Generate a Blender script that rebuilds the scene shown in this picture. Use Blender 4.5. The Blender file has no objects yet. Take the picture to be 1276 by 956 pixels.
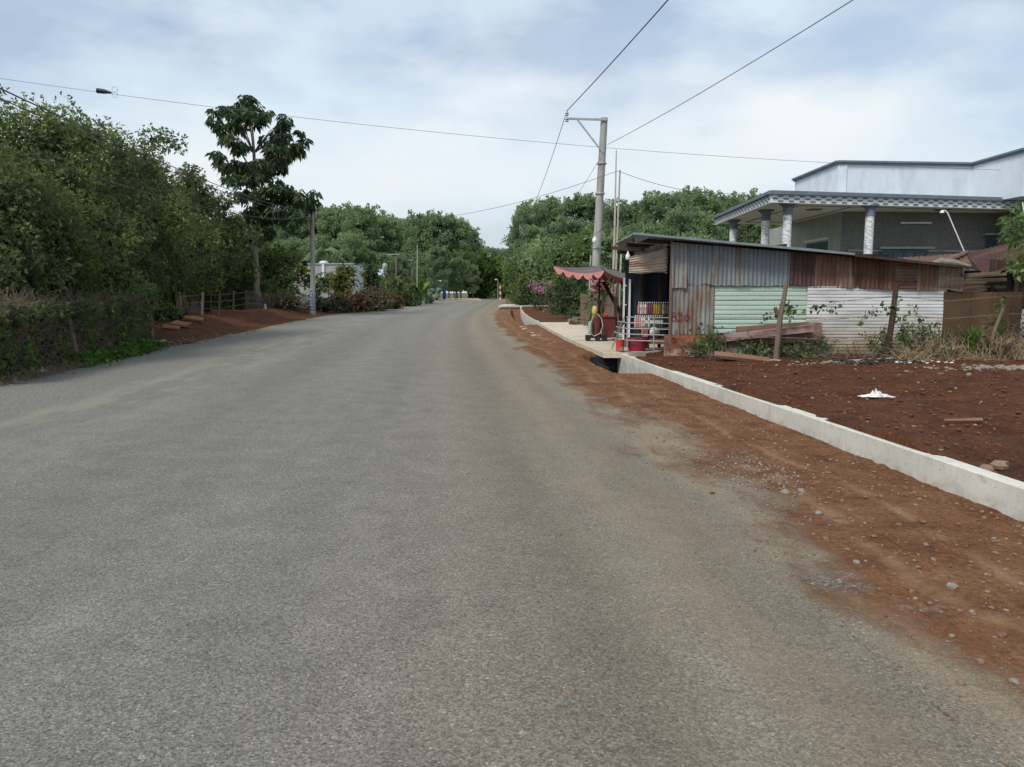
import bpy, math, random
import numpy as np
from mathutils import Vector, noise
R = math.radians
random.seed(4); rng = np.random.default_rng(4)
scn = bpy.context.scene
col = scn.collection

# ------------------------------------------------------------------ terrain functions
def sp(t, k): return k*math.log1p(math.exp(max(-40, min(40, t/k)))) if t/k < 40 else t
def g(y): return 0.0075*sp(y-20, 5) - 0.030*sp(y-122, 6) + 0.0225*sp(y-230, 10)
def cx(y): return -0.09*y + 0.1*sp(y-40, 6)
def U(x, y): return x - cx(y)
WALL = 4.02
def sm(a, b, t):
    t = max(0., min(1., (t-a)/(b-a))); return t*t*(3-2*t)
def lump(x, y, s=1.0):
    return noise.noise(Vector((x*s, y*s, 3.1)))
def plot_h(x, y):
    u = U(x, y)
    if y > 75: return 0
    h = 0.2 + 0.015*min(u-4, 8)
    return h*(1-sm(55, 75, y))
def bank(x, y):
    u = U(x, y)
    a = sm(-8.3, -10.0, u)*(1-sm(-19, -24, u)*0) if u > -24 else 1
    b = sm(24, 30, y)*(1-sm(46, 56, y))
    return 0.42*a*b*(1+0.35*lump(x, y, .5))
def zg(x, y):
    u = U(x, y)
    z = g(y)
    if u > WALL: z += plot_h(x, y)
    elif u < -8: z += bank(x, y)
    return z

# ------------------------------------------------------------------ camera maths (photo pixels, 1276 wide)
F = 960.; PITCH = math.atan((478-364)/F); EYE = 1.6
def Wp(px, py, D):
    a = (px-638)/F; b = (478-py)/F
    dy = math.cos(PITCH)+b*math.sin(PITCH); dz = -math.sin(PITCH)+b*math.cos(PITCH)
    t = D/dy
    return Vector((a*t, D, EYE+dz*t))
def WX(px, D): return Wp(px, 400, D).x
def base(px, D):
    p = Wp(px, 400, D); p.z = zg(p.x, p.y); return p

# ------------------------------------------------------------------ materials
def nmat(name):
    m = bpy.data.materials.new(name); m.use_nodes = True
    nt = m.node_tree
    return m, nt, nt.nodes['Principled BSDF']
def N(nt, t, **kw):
    n = nt.nodes.new(t)
    for k, v in kw.items():
        if k in n.inputs: n.inputs[k].default_value = v
        else: setattr(n, k, v)
    return n
def ramp(nt, stops, fac=None):
    r = nt.nodes.new('ShaderNodeValToRGB'); e = r.color_ramp.elements
    while len(e) < len(stops): e.new(.5)
    for i, (p, c) in enumerate(stops):
        e[i].position = p; e[i].color = (c[0], c[1], c[2], 1) if not isinstance(c, (int, float)) else (c, c, c, 1)
    if fac is not None: nt.links.new(fac, r.inputs[0])
    return r
def math_(nt, op, a, b=None, clamp=False):
    n = nt.nodes.new('ShaderNodeMath'); n.operation = op; n.use_clamp = clamp
    for i, v in enumerate((a, b)):
        if v is None: continue
        if isinstance(v, (int, float)): n.inputs[i].default_value = v
        else: nt.links.new(v, n.inputs[i])
    return n.outputs[0]
def mixc(nt, fac, a, b, blend='MIX'):
    n = nt.nodes.new('ShaderNodeMix'); n.data_type = 'RGBA'; n.blend_type = blend
    if isinstance(fac, (int, float)): n.inputs[0].default_value = fac
    else: nt.links.new(fac, n.inputs[0])
    for i, v in ((6, a), (7, b)):
        if isinstance(v, (tuple, list)): n.inputs[i].default_value = (v[0], v[1], v[2], 1)
        else: nt.links.new(v, n.inputs[i])
    return n.outputs[2]
def tex_noise(nt, vec, scale, detail=4, rough=.6, stretch=None):
    if stretch:
        mp = nt.nodes.new('ShaderNodeMapping'); mp.inputs['Scale'].default_value = stretch
        nt.links.new(vec, mp.inputs[0]); vec = mp.outputs[0]
    n = nt.nodes.new('ShaderNodeTexNoise'); n.inputs['Scale'].default_value = scale
    n.inputs['Detail'].default_value = detail; n.inputs['Roughness'].default_value = rough
    nt.links.new(vec, n.inputs['Vector']); return n.outputs['Fac']
def bump(nt, bs, h, strength=.3, dist=.01):
    b = nt.nodes.new('ShaderNodeBump'); b.inputs['Strength'].default_value = strength; b.inputs['Distance'].default_value = dist
    nt.links.new(h, b.inputs['Height']); nt.links.new(b.outputs[0], bs.inputs['Normal'])

def pm(name, c1, c2, scale=6, rough=.8, stretch=None, stain=None, stain_amt=.5, stain_scale=1.5, stain_stretch=None, metal=0, bstr=.25, fine=60, finestr=.25):
    """weathered paint/metal/wood/stone: two tones, a stain colour in patches, fine grain"""
    m, nt, bs = nmat(name)
    tc = nt.nodes.new('ShaderNodeTexCoord'); v = tc.outputs['Object']
    n1 = tex_noise(nt, v, scale, 5, .65, stretch)
    c = ramp(nt, [(.3, c1), (.7, c2)], n1).outputs[0]
    if stain:
        n2 = tex_noise(nt, v, stain_scale, 6, .7, stain_stretch or stretch)
        f = ramp(nt, [(.62-stain_amt*.3, 0.), (.72-stain_amt*.2, 1.)], n2).outputs[0]
        c = mixc(nt, f, c, stain)
    n3 = tex_noise(nt, v, fine, 3, .7)
    f3 = ramp(nt, [(.3, 1-finestr), (.7, 1.+finestr*.3)], n3).outputs[0]
    c = mixc(nt, 1., c, f3, 'MULTIPLY')
    nt.links.new(c, bs.inputs['Base Color'])
    bs.inputs['Roughness'].default_value = rough; bs.inputs['Metallic'].default_value = metal
    bs.inputs['Specular IOR Level'].default_value = .25
    bump(nt, bs, n3, bstr, .006)
    return m

def leafmat(name, stops, trans=.35, clump=.8, rough=.7, haze=0.0):
    m, nt, bs = nmat(name)
    geo = nt.nodes.new('ShaderNodeNewGeometry')
    tc = nt.nodes.new('ShaderNodeTexCoord')
    n = tex_noise(nt, tc.outputs['Object'], clump, 5, .65)
    f = math_(nt, 'ADD', math_(nt, 'MULTIPLY', geo.outputs['Random Per Island'], .42), math_(nt, 'MULTIPLY', math_(nt, 'SUBTRACT', n, .36), 1.9))
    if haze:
        stops = [(p, tuple(c[i]*(1-haze)+(.25, .31, .28)[i]*haze for i in range(3))) for p, c in stops]  # distance haze blended straight into the leaf colours
    c = ramp(nt, stops, f).outputs[0]
    nt.links.new(c, bs.inputs['Base Color']); bs.inputs['Roughness'].default_value = rough
    bs.inputs['Specular IOR Level'].default_value = .12
    tr = nt.nodes.new('ShaderNodeBsdfTranslucent')
    nt.links.new(mixc(nt, 1., c, (1.1, 1.25, .6), 'MULTIPLY'), tr.inputs[0])
    mx = nt.nodes.new('ShaderNodeMixShader'); mx.inputs[0].default_value = trans
    nt.links.new(bs.outputs[0], mx.inputs[1]); nt.links.new(tr.outputs[0], mx.inputs[2])
    nt.links.new(mx.outputs[0], nt.nodes['Material Output'].inputs[0])
    return m

# --- ground surfaces, all keyed on UV = (offset from the road's centre line, distance)
def surface(name, mode):
    m, nt, bs = nmat(name)
    uv = nt.nodes.new('ShaderNodeUVMap'); uv.uv_map = 'UVMap'
    v = uv.outputs[0]
    sx = nt.nodes.new('ShaderNodeSeparateXYZ'); nt.links.new(v, sx.inputs[0]); u = sx.outputs[0]; yy = sx.outputs[1]
    big = tex_noise(nt, v, .45, 4, .6)
    mid = tex_noise(nt, v, 2.3, 5, .65)
    fine = tex_noise(nt, v, 24, 5, .75)
    grain = tex_noise(nt, v, 95, 3, .8)
    streak = tex_noise(nt, v, 1.0, 4, .6, (1.3, .10, 1))
    streak2 = tex_noise(nt, v, 1.0, 6, .7, (4.0, .45, 1))
    # asphalt
    vor = nt.nodes.new('ShaderNodeTexVoronoi'); vor.inputs['Scale'].default_value = 105; nt.links.new(v, vor.inputs['Vector'])
    vr = nt.nodes.new('ShaderNodeSeparateColor'); nt.links.new(vor.outputs['Color'], vr.inputs[0])
    asp = ramp(nt, [(.22, (.126, .124, .112)), (.5, (.212, .208, .186)), (.8, (.31, .304, .274))], grain).outputs[0]
    stone = ramp(nt, [(0., .55), (.5, .93), (.88, 1.18), (.985, 1.4), (1., 1.9)], vr.outputs[0]).outputs[0]
    asp = mixc(nt, 1., asp, stone, 'MULTIPLY')
    pit = ramp(nt, [(.30, .55), (.42, 1.)], tex_noise(nt, v, 42, 2, .6)).outputs[0]
    asp = mixc(nt, .8, asp, pit, 'MULTIPLY')
    tone = ramp(nt, [(.3, .93), (.7, 1.06)], streak).outputs[0]
    asp = mixc(nt, 1., asp, tone, 'MULTIPLY')
    tone2 = ramp(nt, [(.35, .90), (.65, 1.08)], mid).outputs[0]
    asp = mixc(nt, 1., asp, tone2, 'MULTIPLY')
    uw = math_(nt, 'ADD', math_(nt, 'DIVIDE', math_(nt, 'ADD', u, 7.), 10.), math_(nt, 'MULTIPLY', math_(nt, 'SUBTRACT', streak, .5), .06))
    wh = ramp(nt, [(0., 1.), (.18, .93), (.30, 1.05), (.40, .94), (.52, 1.06), (.62, .97), (.70, 1.07), (.775, .84), (.82, 1.06), (.86, .86), (.91, 1.04)], uw).outputs[0]
    asp = mixc(nt, 1., asp, wh, 'MULTIPLY')
    oil = ramp(nt, [(.66, 1.), (.74, .82)], tex_noise(nt, v, .55, 5, .6, (1.4, .35, 1))).outputs[0]
    asp = mixc(nt, 1., asp, oil, 'MULTIPLY')
    # tan dust in tyre lanes
    lane = ramp(nt, [(0., 0.), (.40, .04), (.50, .16), (.60, .8), (.66, .45), (.70, .95), (1., .8)], math_(nt, 'DIVIDE', math_(nt, 'ADD', u, 3.4), 8.0)).outputs[0]
    dustf = math_(nt, 'MULTIPLY', ramp(nt, [(.38, 0.), (.62, 1.)], streak2).outputs[0], lane)
    dustf = math_(nt, 'ADD', math_(nt, 'MULTIPLY', dustf, .95), math_(nt, 'MULTIPLY', lane, .34))
    dustc = ramp(nt, [(.3, (.20, .16, .11)), (.7, (.34, .275, .19))], grain).outputs[0]
    asp = mixc(nt, math_(nt, 'MULTIPLY', math_(nt, 'MULTIPLY', dustf, ramp(nt, [(.35, .35), (.6, 1.1)], fine).outputs[0]), .62, True), asp, dustc)
    # brown warm film over whole right half
    warm = ramp(nt, [(.4, 0.), (.7, .3), (.95, .6)], math_(nt, 'DIVIDE', math_(nt, 'ADD', u, 6.), 9.)).outputs[0]
    asp = mixc(nt, warm, asp, mixc(nt, 1., asp, (1.14, 1.0, .80), 'MULTIPLY'))
    # pale dust patches at the left edge
    lf = math_(nt, 'MULTIPLY', ramp(nt, [(.46, 0.), (.60, .75)], tex_noise(nt, v, .9, 6, .7, (1.8, .45, 1))).outputs[0],
               ramp(nt, [(.22, 0.), (.40, .9), (.50, .9), (.62, 0.)], math_(nt, 'DIVIDE', math_(nt, 'ADD', u, 8.5), 8.)).outputs[0])
    asp = mixc(nt, math_(nt, 'MULTIPLY', lf, .7), asp, (.31, .29, .23))
    # loose grey gravel left of the paved lane
    gl = math_(nt, 'MULTIPLY', math_(nt, 'DIVIDE', math_(nt, 'SUBTRACT', -5.3, math_(nt, 'ADD', u, math_(nt, 'MULTIPLY', math_(nt, 'SUBTRACT', mid, .5), 1.6))), .5, True), .8)
    glc = mixc(nt, 1., ramp(nt, [(.3, (.10, .095, .085)), (.5, (.19, .185, .165)), (.7, (.33, .32, .28))], fine).outputs[0], ramp(nt, [(0., .7), (.9, 1.1), (.97, 2.4)], vr.outputs[0]).outputs[0], 'MULTIPLY')
    asp = mixc(nt, gl, asp, glc)
    # red laterite soil
    soil = ramp(nt, [(.28, (.10, .041, .018)), (.5, (.185, .083, .038)), (.75, (.27, .142, .072))], mid).outputs[0]
    if mode == 'plot':
        soil = ramp(nt, [(.28, (.050, .0175, .007)), (.5, (.098, .036, .0145)), (.78, (.16, .066, .029))], mid).outputs[0]
    sf = ramp(nt, [(.34, .5), (.5, .95), (.62, 1.25), (.75, 1.7)], fine).outputs[0]
    soil = mixc(nt, 1., soil, sf, 'MULTIPLY')
    soil = mixc(nt, 1., soil, ramp(nt, [(.3, .5), (.5, 1.), (.7, 1.45)], grain).outputs[0], 'MULTIPLY')
    # orange/tan tracks and pale chips
    tr = ramp(nt, [(.52, 0.), (.68, .8)], streak2).outputs[0]
    soil = mixc(nt, math_(nt, 'MULTIPLY', tr, .35 if mode != 'plot' else .1), soil, (.30, .155, .085))
    if mode != 'plot':
        wob = math_(nt, 'MULTIPLY', math_(nt, 'SUBTRACT', tex_noise(nt, v, .35, 3, .5, (0.2, 1, 1)), .5), 1.1)
        for u0, wd in ((2.75, .10), (3.25, .07), (2.25, .09)):
            dd = math_(nt, 'ABSOLUTE', math_(nt, 'SUBTRACT', math_(nt, 'ADD', u, wob), u0))
            tk = math_(nt, 'MULTIPLY', math_(nt, 'SUBTRACT', 1., math_(nt, 'DIVIDE', dd, wd)), ramp(nt, [(.4, .1), (.6, .75)], mid).outputs[0], True)
            soil = mixc(nt, tk, soil, (.30, .185, .11))
    v2 = nt.nodes.new('ShaderNodeTexVoronoi'); v2.inputs['Scale'].default_value = 16; nt.links.new(v, v2.inputs['Vector'])
    v2c = nt.nodes.new('ShaderNodeSeparateColor'); nt.links.new(v2.outputs['Color'], v2c.inputs[0])
    chip = math_(nt, 'MULTIPLY', math_(nt, 'LESS_THAN', v2.outputs['Distance'], .16), math_(nt, 'GREATER_THAN', v2c.outputs[0], .86))
    soil = mixc(nt, math_(nt, 'MULTIPLY', chip, .7), soil, (.34, .27, .21))
    if mode == 'plot':
        c = soil
        hb = math_(nt, 'ADD', fine, math_(nt, 'MULTIPLY', mid, .6))
    else:
        w = math_(nt, 'ADD', u, math_(nt, 'MULTIPLY', math_(nt, 'SUBTRACT', tex_noise(nt, v, .9, 5, .65, (1, .45, 1)), .5), 3.0))
        w = math_(nt, 'ADD', w, math_(nt, 'MULTIPLY', math_(nt, 'SUBTRACT', fine, .5), .9))
        edge = ramp(nt, [(0., 0.), (1., 1.)], math_(nt, 'DIVIDE', math_(nt, 'SUBTRACT', w, 2.12), .40, True)).outputs[0]
        # further off the soil creeps back over the asphalt
        wl = math_(nt, 'ADD', u, math_(nt, 'MULTIPLY', math_(nt, 'SUBTRACT', tex_noise(nt, v, .7, 5, .65), .5), 2.4))
        edgel = math_(nt, 'DIVIDE', math_(nt, 'SUBTRACT', -7.5, wl), .6, True)
        edge = math_(nt, 'MAXIMUM', edge, math_(nt, 'MULTIPLY', edgel, .75))
        # grey gravel patches in the dirt
        gp = math_(nt, 'MULTIPLY', ramp(nt, [(.56, 0.), (.66, 1.)], tex_noise(nt, v, .75, 5, .7)).outputs[0], math_(nt, 'DIVIDE', math_(nt, 'SUBTRACT', 3.3, u), 1., True))
        grav = mixc(nt, 1., ramp(nt, [(0., (.10, .09, .085)), (.6, (.2, .185, .165)), (1., (.42, .40, .36))], vr.outputs[0]).outputs[0], sf, 'MULTIPLY')
        soil = mixc(nt, math_(nt, 'MULTIPLY', gp, .85), soil, grav)
        c = mixc(nt, edge, asp, soil)
        hb = math_(nt, 'ADD', math_(nt, 'MULTIPLY', vr.outputs[0], .35), math_(nt, 'ADD', grain, math_(nt, 'MULTIPLY', math_(nt, 'MULTIPLY', fine, edge), 2.5)))
    nt.links.new(c, bs.inputs['Base Color'])
    bs.inputs['Roughness'].default_value = .9; bs.inputs['Specular IOR Level'].default_value = .2
    bump(nt, bs, hb, .8 if mode != 'plot' else 1., .018 if mode != 'plot' else .05)
    return m
M = {}
M['street'] = surface('street_surface', 'street')
M['plot'] = surface('red_soil', 'plot')
def ground_mat():
    m, nt, bs = nmat('rough_ground')
    tc = nt.nodes.new('ShaderNodeTexCoord'); v = tc.outputs['Object']
    n = tex_noise(nt, v, .25, 6, .7); f = tex_noise(nt, v, 5, 4, .7)
    c = ramp(nt, [(.3, (.04, .055, .02)), (.48, (.075, .075, .03)), (.6, (.12, .07, .04)), (.8, (.14, .06, .034))], n).outputs[0]
    c = mixc(nt, 1., c, ramp(nt, [(.3, .6), (.7, 1.3)], f).outputs[0], 'MULTIPLY')
    nt.links.new(c, bs.inputs['Base Color']); bs.inputs['Roughness'].default_value = .95
    bump(nt, bs, f, .8, .05)
    return m
M['ground'] = ground_mat()
M['concrete'] = pm('drain_concrete', (.47, .46, .43), (.60, .59, .56), 3, .85, None, (.36, .33, .29), .3, 2.0, (1.5, 1.5, .5), fine=35, finestr=.15)
def drain_mat():
    m, nt, bs = nmat('splashed_drain_concrete')
    tc = nt.nodes.new('ShaderNodeTexCoord'); v = tc.outputs['Object']
    c = ramp(nt, [(.3, (.43, .43, .39)), (.7, (.58, .575, .53))], tex_noise(nt, v, 2.2, 5, .65)).outputs[0]
    dr = ramp(nt, [(.52, 0.), (.72, .35)], tex_noise(nt, v, 1., 5, .7, (9., 9., .5))).outputs[0]
    c = mixc(nt, dr, c, (.33, .30, .25))
    sz = nt.nodes.new('ShaderNodeSeparateXYZ'); nt.links.new(v, sz.inputs[0])
    spl = math_(nt, 'MULTIPLY', math_(nt, 'DIVIDE', math_(nt, 'SUBTRACT', .13, sz.outputs[2]), .11, True), ramp(nt, [(.42, 0.), (.62, 1.)], tex_noise(nt, v, 7, 6, .75)).outputs[0])
    c = mixc(nt, math_(nt, 'MULTIPLY', spl, .5), c, (.25, .13, .075))
    top = math_(nt, 'MULTIPLY', math_(nt, 'GREATER_THAN', sz.outputs[2], .186), ramp(nt, [(.56, 0.), (.66, .45)], tex_noise(nt, v, 4, 6, .75)).outputs[0])
    c = mixc(nt, top, c, (.27, .15, .09))
    pt = tex_noise(nt, v, 45, 2, .6); c = mixc(nt, 1., c, ramp(nt, [(.28, .5), (.34, 1.)], pt).outputs[0], 'MULTIPLY')
    nt.links.new(c, bs.inputs['Base Color']); bs.inputs['Roughness'].default_value = .88; bs.inputs['Specular IOR Level'].default_value = .2
    bump(nt, bs, tex_noise(nt, v, 30, 4, .7), .3, .006)
    return m
M['drain'] = drain_mat()
M['slab'] = pm('slab_concrete', (.46, .40, .31), (.62, .56, .45), 1.2, .9, None, (.36, .27, .19), .35, .9, fine=25)
M['pole'] = pm('pole_concrete', (.30, .30, .285), (.40, .395, .375), 4, .9, (1, 1, .15), (.22, .2, .18), .4, 3)
M['pole_light'] = pm('pale_concrete', (.38, .38, .37), (.48, .48, .46), 4, .9)
M['galv'] = pm('galvanised_steel', (.30, .31, .32), (.42, .43, .44), 5, .55, metal=.3)
M['insul'] = pm('insulator_ceramic', (.30, .32, .35), (.38, .40, .42), 8, .4)
M['wire'] = pm('cable_rubber', (.03, .03, .035), (.05, .05, .055), 8, .7)
M['wire_far'] = pm('thin_cable', (.10, .11, .12), (.13, .14, .15), 8, .7)
M['brick'] = None
def brick_mat():
    m, nt, bs = nmat('red_brick')
    tc = nt.nodes.new('ShaderNodeTexCoord')
    mp = nt.nodes.new('ShaderNodeMapping'); mp.inputs['Rotation'].default_value = (R(90), 0, 0)
    nt.links.new(tc.outputs['Object'], mp.inputs[0])
    b = nt.nodes.new('ShaderNodeTexBrick'); b.inputs['Scale'].default_value = 1
    b.inputs['Brick Width'].default_value = .19; b.inputs['Row Height'].default_value = .075; b.inputs['Mortar Size'].default_value = .009
    b.inputs['Color1'].default_value = (.30, .095, .045, 1); b.inputs['Color2'].default_value = (.17, .05, .03, 1); b.inputs['Mortar'].default_value = (.11, .08, .06, 1)
    nt.links.new(mp.outputs[0], b.inputs['Vector'])
    n = tex_noise(nt, tc.outputs['Object'], 9, 5, .7)
    c = mixc(nt, 1., b.outputs['Color'], ramp(nt, [(.3, .6), (.7, 1.25)], n).outputs[0], 'MULTIPLY')
    sz = nt.nodes.new('ShaderNodeSeparateXYZ'); nt.links.new(tc.outputs['Object'], sz.inputs[0])
    low = math_(nt, 'MULTIPLY', ramp(nt, [(.45, 0.), (.55, 1.)], tex_noise(nt, tc.outputs['Object'], 5, 5, .7)).outputs[0], math_(nt, 'DIVIDE', math_(nt, 'SUBTRACT', .2, sz.outputs[2]), .12, True))
    c = mixc(nt, math_(nt, 'MULTIPLY', low, .7), c, (.40, .34, .28))
    nt.links.new(c, bs.inputs['Base Color']); bs.inputs['Roughness'].default_value = .9
    bump(nt, bs, b.outputs['Fac'], -.4, .01)
    return m
M['brick'] = brick_mat()
VS = (2.2, 1., .35); HS = (.4, 1., 3.)
M['tin_grey'] = pm('weathered_tin', (.17, .19, .20), (.27, .295, .31), 2.5, .6, VS, (.20, .125, .085), .28, 1.8, VS, metal=.25)
M['tin_grey_rust'] = pm('rust_streaked_tin', (.19, .205, .215), (.31, .32, .32), 2.5, .65, VS, (.19, .12, .08), .55, 1.8, VS, metal=.2)
M['tin_blue'] = pm('bluish_tin', (.17, .205, .235), (.25, .29, .32), 2.0, .6, VS, (.17, .15, .14), .15, 1.5, VS, metal=.25)
M['tin_maroon'] = pm('maroon_tin', (.06, .035, .035), (.11, .065, .06), 2.5, .75, VS, (.15, .08, .055), .3, 1.5, VS)
M['tin_rust'] = pm('rusted_tin', (.13, .065, .045), (.26, .17, .125), 2.0, .85, VS, (.34, .26, .2), .35, 2.2, VS)
M['tin_darkrust'] = pm('dark_rusted_tin', (.07, .034, .026), (.15, .08, .055), 2.2, .85, VS, (.2, .12, .08), .3, 1.6)
M['tin_rust_h'] = pm('banded_rusted_tin', (.12, .055, .042), (.22, .13, .10), 2.0, .85, HS, (.28, .21, .16), .45, 1.5, (1, 1, 1))
M['tin_brownroof'] = pm('brown_roof_tin', (.06, .030, .027), (.095, .050, .044), 1.4, .8, None, (.16, .085, .055), .25, 1.3)
M['tin_brownroof'].node_tree.nodes['Principled BSDF'].inputs['Specular IOR Level'].default_value = .05
M['tin_pale'] = pm('dusty_pale_tin', (.32, .27, .23), (.43, .38, .33), 2.4, .7, HS, (.24, .14, .1), .5, 2.)
M['mint'] = pm('mint_painted_tin', (.40, .52, .45), (.47, .60, .52), 1.5, .6, HS, (.26, .27, .19), .22, 1.3, HS)
def white_tin():
    m, nt, bs = nmat('white_painted_tin')
    tc = nt.nodes.new('ShaderNodeTexCoord'); v = tc.outputs['Object']
    n = tex_noise(nt, v, 1.4, 6, .7, (.5, 1, 3.5))
    c = ramp(nt, [(.3, (.42, .41, .40)), (.5, (.60, .61, .62)), (.7, (.74, .76, .78))], n).outputs[0]
    sz = nt.nodes.new('ShaderNodeSeparateXYZ'); nt.links.new(v, sz.inputs[0])
    low = math_(nt, 'DIVIDE', math_(nt, 'SUBTRACT', .95, sz.outputs[2]), .80, True)
    lown = math_(nt, 'MULTIPLY', low, ramp(nt, [(.25, .45), (.5, 1.)], tex_noise(nt, v, 2.6, 5, .7, (.6, 1, 2))).outputs[0])
    c = mixc(nt, math_(nt, 'MULTIPLY', lown, .9), c, (.27, .19, .10))
    r = ramp(nt, [(.58, 0.), (.66, .8)], tex_noise(nt, v, 3, 6, .75, (.5, 1, 1.5))).outputs[0]
    c = mixc(nt, math_(nt, 'MULTIPLY', r, low), c, (.17, .09, .05))
    nt.links.new(c, bs.inputs['Base Color']); bs.inputs['Roughness'].default_value = .55; bs.inputs['Specular IOR Level'].default_value = .3
    return m
M['white_tin'] = white_tin()
M['plywood'] = pm('brown_board', (.075, .045, .027), (.115, .072, .043), 2.2, .85, (1, 1, .6), (.07, .035, .022), .25, 1.6)
M['wood'] = pm('old_grey_wood', (.12, .085, .06), (.21, .16, .12), 7, .9, (1, 1, .2))
M['wood_dark'] = pm('dark_weathered_wood', (.035, .024, .018), (.075, .05, .036), 7, .9, (1, 1, .2))
M['wood_pink'] = pm('faded_pink_plank', (.26, .16, .155), (.36, .25, .24), 5, .85, (.4, 1, 1), (.15, .08, .06), .4, 3)
M['wood_red'] = pm('reddish_log', (.17, .09, .06), (.27, .16, .11), 5, .9, (.3, 1, 1))
M['log_pale'] = pm('pale_log', (.28, .25, .19), (.38, .34, .27), 5, .9, (.3, 1, 1))
M['bark'] = pm('bark', (.10, .085, .07), (.19, .165, .14), 6, .95, (1, 1, .3))
M['bark_pale'] = pm('pale_bark', (.21, .18, .15), (.32, .285, .245), 4, .95, (1, 1, .4), (.11, .09, .07), .4, 5)
M['bark_far'] = pm('hazy_bark', (.15, .15, .14), (.22, .22, .205), 2, .95, (1, 1, .3))
M['bamboo'] = pm('dry_bamboo', (.34, .32, .26), (.46, .44, .37), 3, .7)
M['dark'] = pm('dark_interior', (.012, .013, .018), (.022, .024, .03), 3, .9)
M['darkblue'] = pm('dark_blue_cloth', (.015, .022, .042), (.03, .04, .065), 3, .8)
M['black'] = pm('black_rubber', (.015, .015, .016), (.03, .03, .03), 8, .6)
M['steel'] = pm('pale_painted_steel', (.27, .285, .29), (.36, .375, .38), 5, .45, None, (.3, .24, .2), .2, 4)
M['white'] = pm('white_paint', (.66, .67, .68), (.76, .77, .78), 4, .5)
M['redp'] = pm('red_plastic', (.48, .045, .05), (.58, .07, .07), 5, .4)
M['maroonp'] = pm('maroon_plastic', (.25, .02, .05), (.32, .04, .075), 5, .4)
M['pinkp'] = pm('pink_plastic', (.30, .12, .14), (.40, .18, .2), 5, .4)
M['maroon'] = pm('maroon_metal', (.095, .025, .022), (.14, .04, .034), 4, .5)
M['yellowp'] = pm('yellow_plastic', (.5, .38, .10), (.6, .48, .16), 5, .4)
M['greenp'] = pm('green_plastic', (.06, .32, .22), (.1, .42, .3), 5, .35)
M['hose'] = pm('pale_hose', (.38, .42, .30), (.48, .52, .40), 5, .5)
M['cloth_dark'] = pm('dark_canopy_cloth', (.085, .075, .075), (.14, .12, .12), 3, .85)
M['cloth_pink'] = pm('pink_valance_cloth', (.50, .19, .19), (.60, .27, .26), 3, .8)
M['cloth_pink_shaded'] = pm('shaded_valance_cloth', (.22, .07, .065), (.29, .10, .09), 3, .8)  # valance pink darkened, painting shade onto its right-hand sides
M['stone_pale'] = pm('pale_stone', (.17, .145, .12), (.29, .26, .225), 9, .85)
M['stone_brown'] = pm('brown_stone', (.15, .09, .06), (.26, .175, .125), 9, .9)
M['clod'] = pm('soil_clod', (.075, .03, .018), (.15, .065, .038), 9, .95)
M['orange_slab'] = pm('orange_clay', (.20, .095, .05), (.30, .15, .08), 4, .9)
M['plastic_white'] = pm('crumpled_plastic', (.62, .62, .64), (.78, .78, .8), 6, .4)
M['marks'] = pm('maroon_paint', (.13, .015, .03), (.17, .03, .045), 9, .7)
M['bluepaint'] = pm('blue_stencil_paint', (.10, .15, .40), (.16, .22, .5), 9, .7)
M['bluegate'] = pm('blue_metal', (.02, .09, .36), (.03, .12, .42), 4, .5)
M['housewall'] = pm('pale_blue_render', (.56, .63, .71), (.62, .69, .76), 1.2, .85, (1, 1, .4), (.50, .57, .66), .4, 1.1, fine=10, finestr=.06)
M['trim'] = pm('slate_blue_trim', (.12, .15, .19), (.17, .205, .25), 2, .7)
M['checkw'] = pm('white_fascia_block', (.58, .62, .66), (.66, .70, .73), 3, .6)
M['checkd'] = pm('dark_fascia_block', (.11, .13, .15), (.16, .18, .2), 3, .6)
M['soffit'] = pm('cream_soffit', (.62, .58, .50), (.70, .66, .58), 1, .85, fine=10, finestr=.06)
M['darkstone'] = pm('dark_stone_cladding', (.13, .135, .13), (.25, .255, .245), 14, .75, fine=30, finestr=.5)
M['palegreen'] = pm('greenish_tile', (.26, .29, .26), (.38, .40, .36), 2, .5, (1, 1, .4))
M['glass'] = pm('blue_green_glass', (.03, .055, .07), (.06, .10, .12), 1, .12, fine=3, finestr=.1)
M['blueframe'] = pm('blue_shutter', (.05, .09, .15), (.07, .12, .19), 2, .5)
M['farwall'] = pm('grey_concrete_wall', (.27, .28, .275), (.36, .37, .365), 1.5, .9, (1, 1, .4), (.2, .21, .2), .3, 1)
M['farwhite'] = pm('white_render', (.62, .65, .68), (.70, .73, .76), 1.5, .8)
M['blueroof'] = pm('pale_blue_roof', (.35, .46, .58), (.45, .55, .66), 2, .5)
def marble():
    m, nt, bs = nmat('veined_marble')
    tc = nt.nodes.new('ShaderNodeTexCoord')
    w = nt.nodes.new('ShaderNodeTexWave'); w.inputs['Scale'].default_value = 3.0; w.inputs['Distortion'].default_value = 14; w.inputs['Detail'].default_value = 4
    w.bands_direction = 'DIAGONAL'; nt.links.new(tc.outputs['Object'], w.inputs['Vector'])
    c = ramp(nt, [(0., (.3, .31, .33)), (.25, (.52, .54, .56)), (1., (.66, .67, .69))], w.outputs['Fac']).outputs[0]
    nt.links.new(c, bs.inputs['Base Color']); bs.inputs['Roughness'].default_value = .3
    return m
M['marble'] = marble()
G = lambda *a: list(a)
M['leaf_dark'] = leafmat('thicket_leaves', [(.05, (.030, .052, .038)), (.36, (.075, .115, .062)), (.6, (.135, .175, .075)), (.9, (.36, .37, .14))], .4, .9)  # yellow-green top stop puts highlights into the leaf colour
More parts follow.
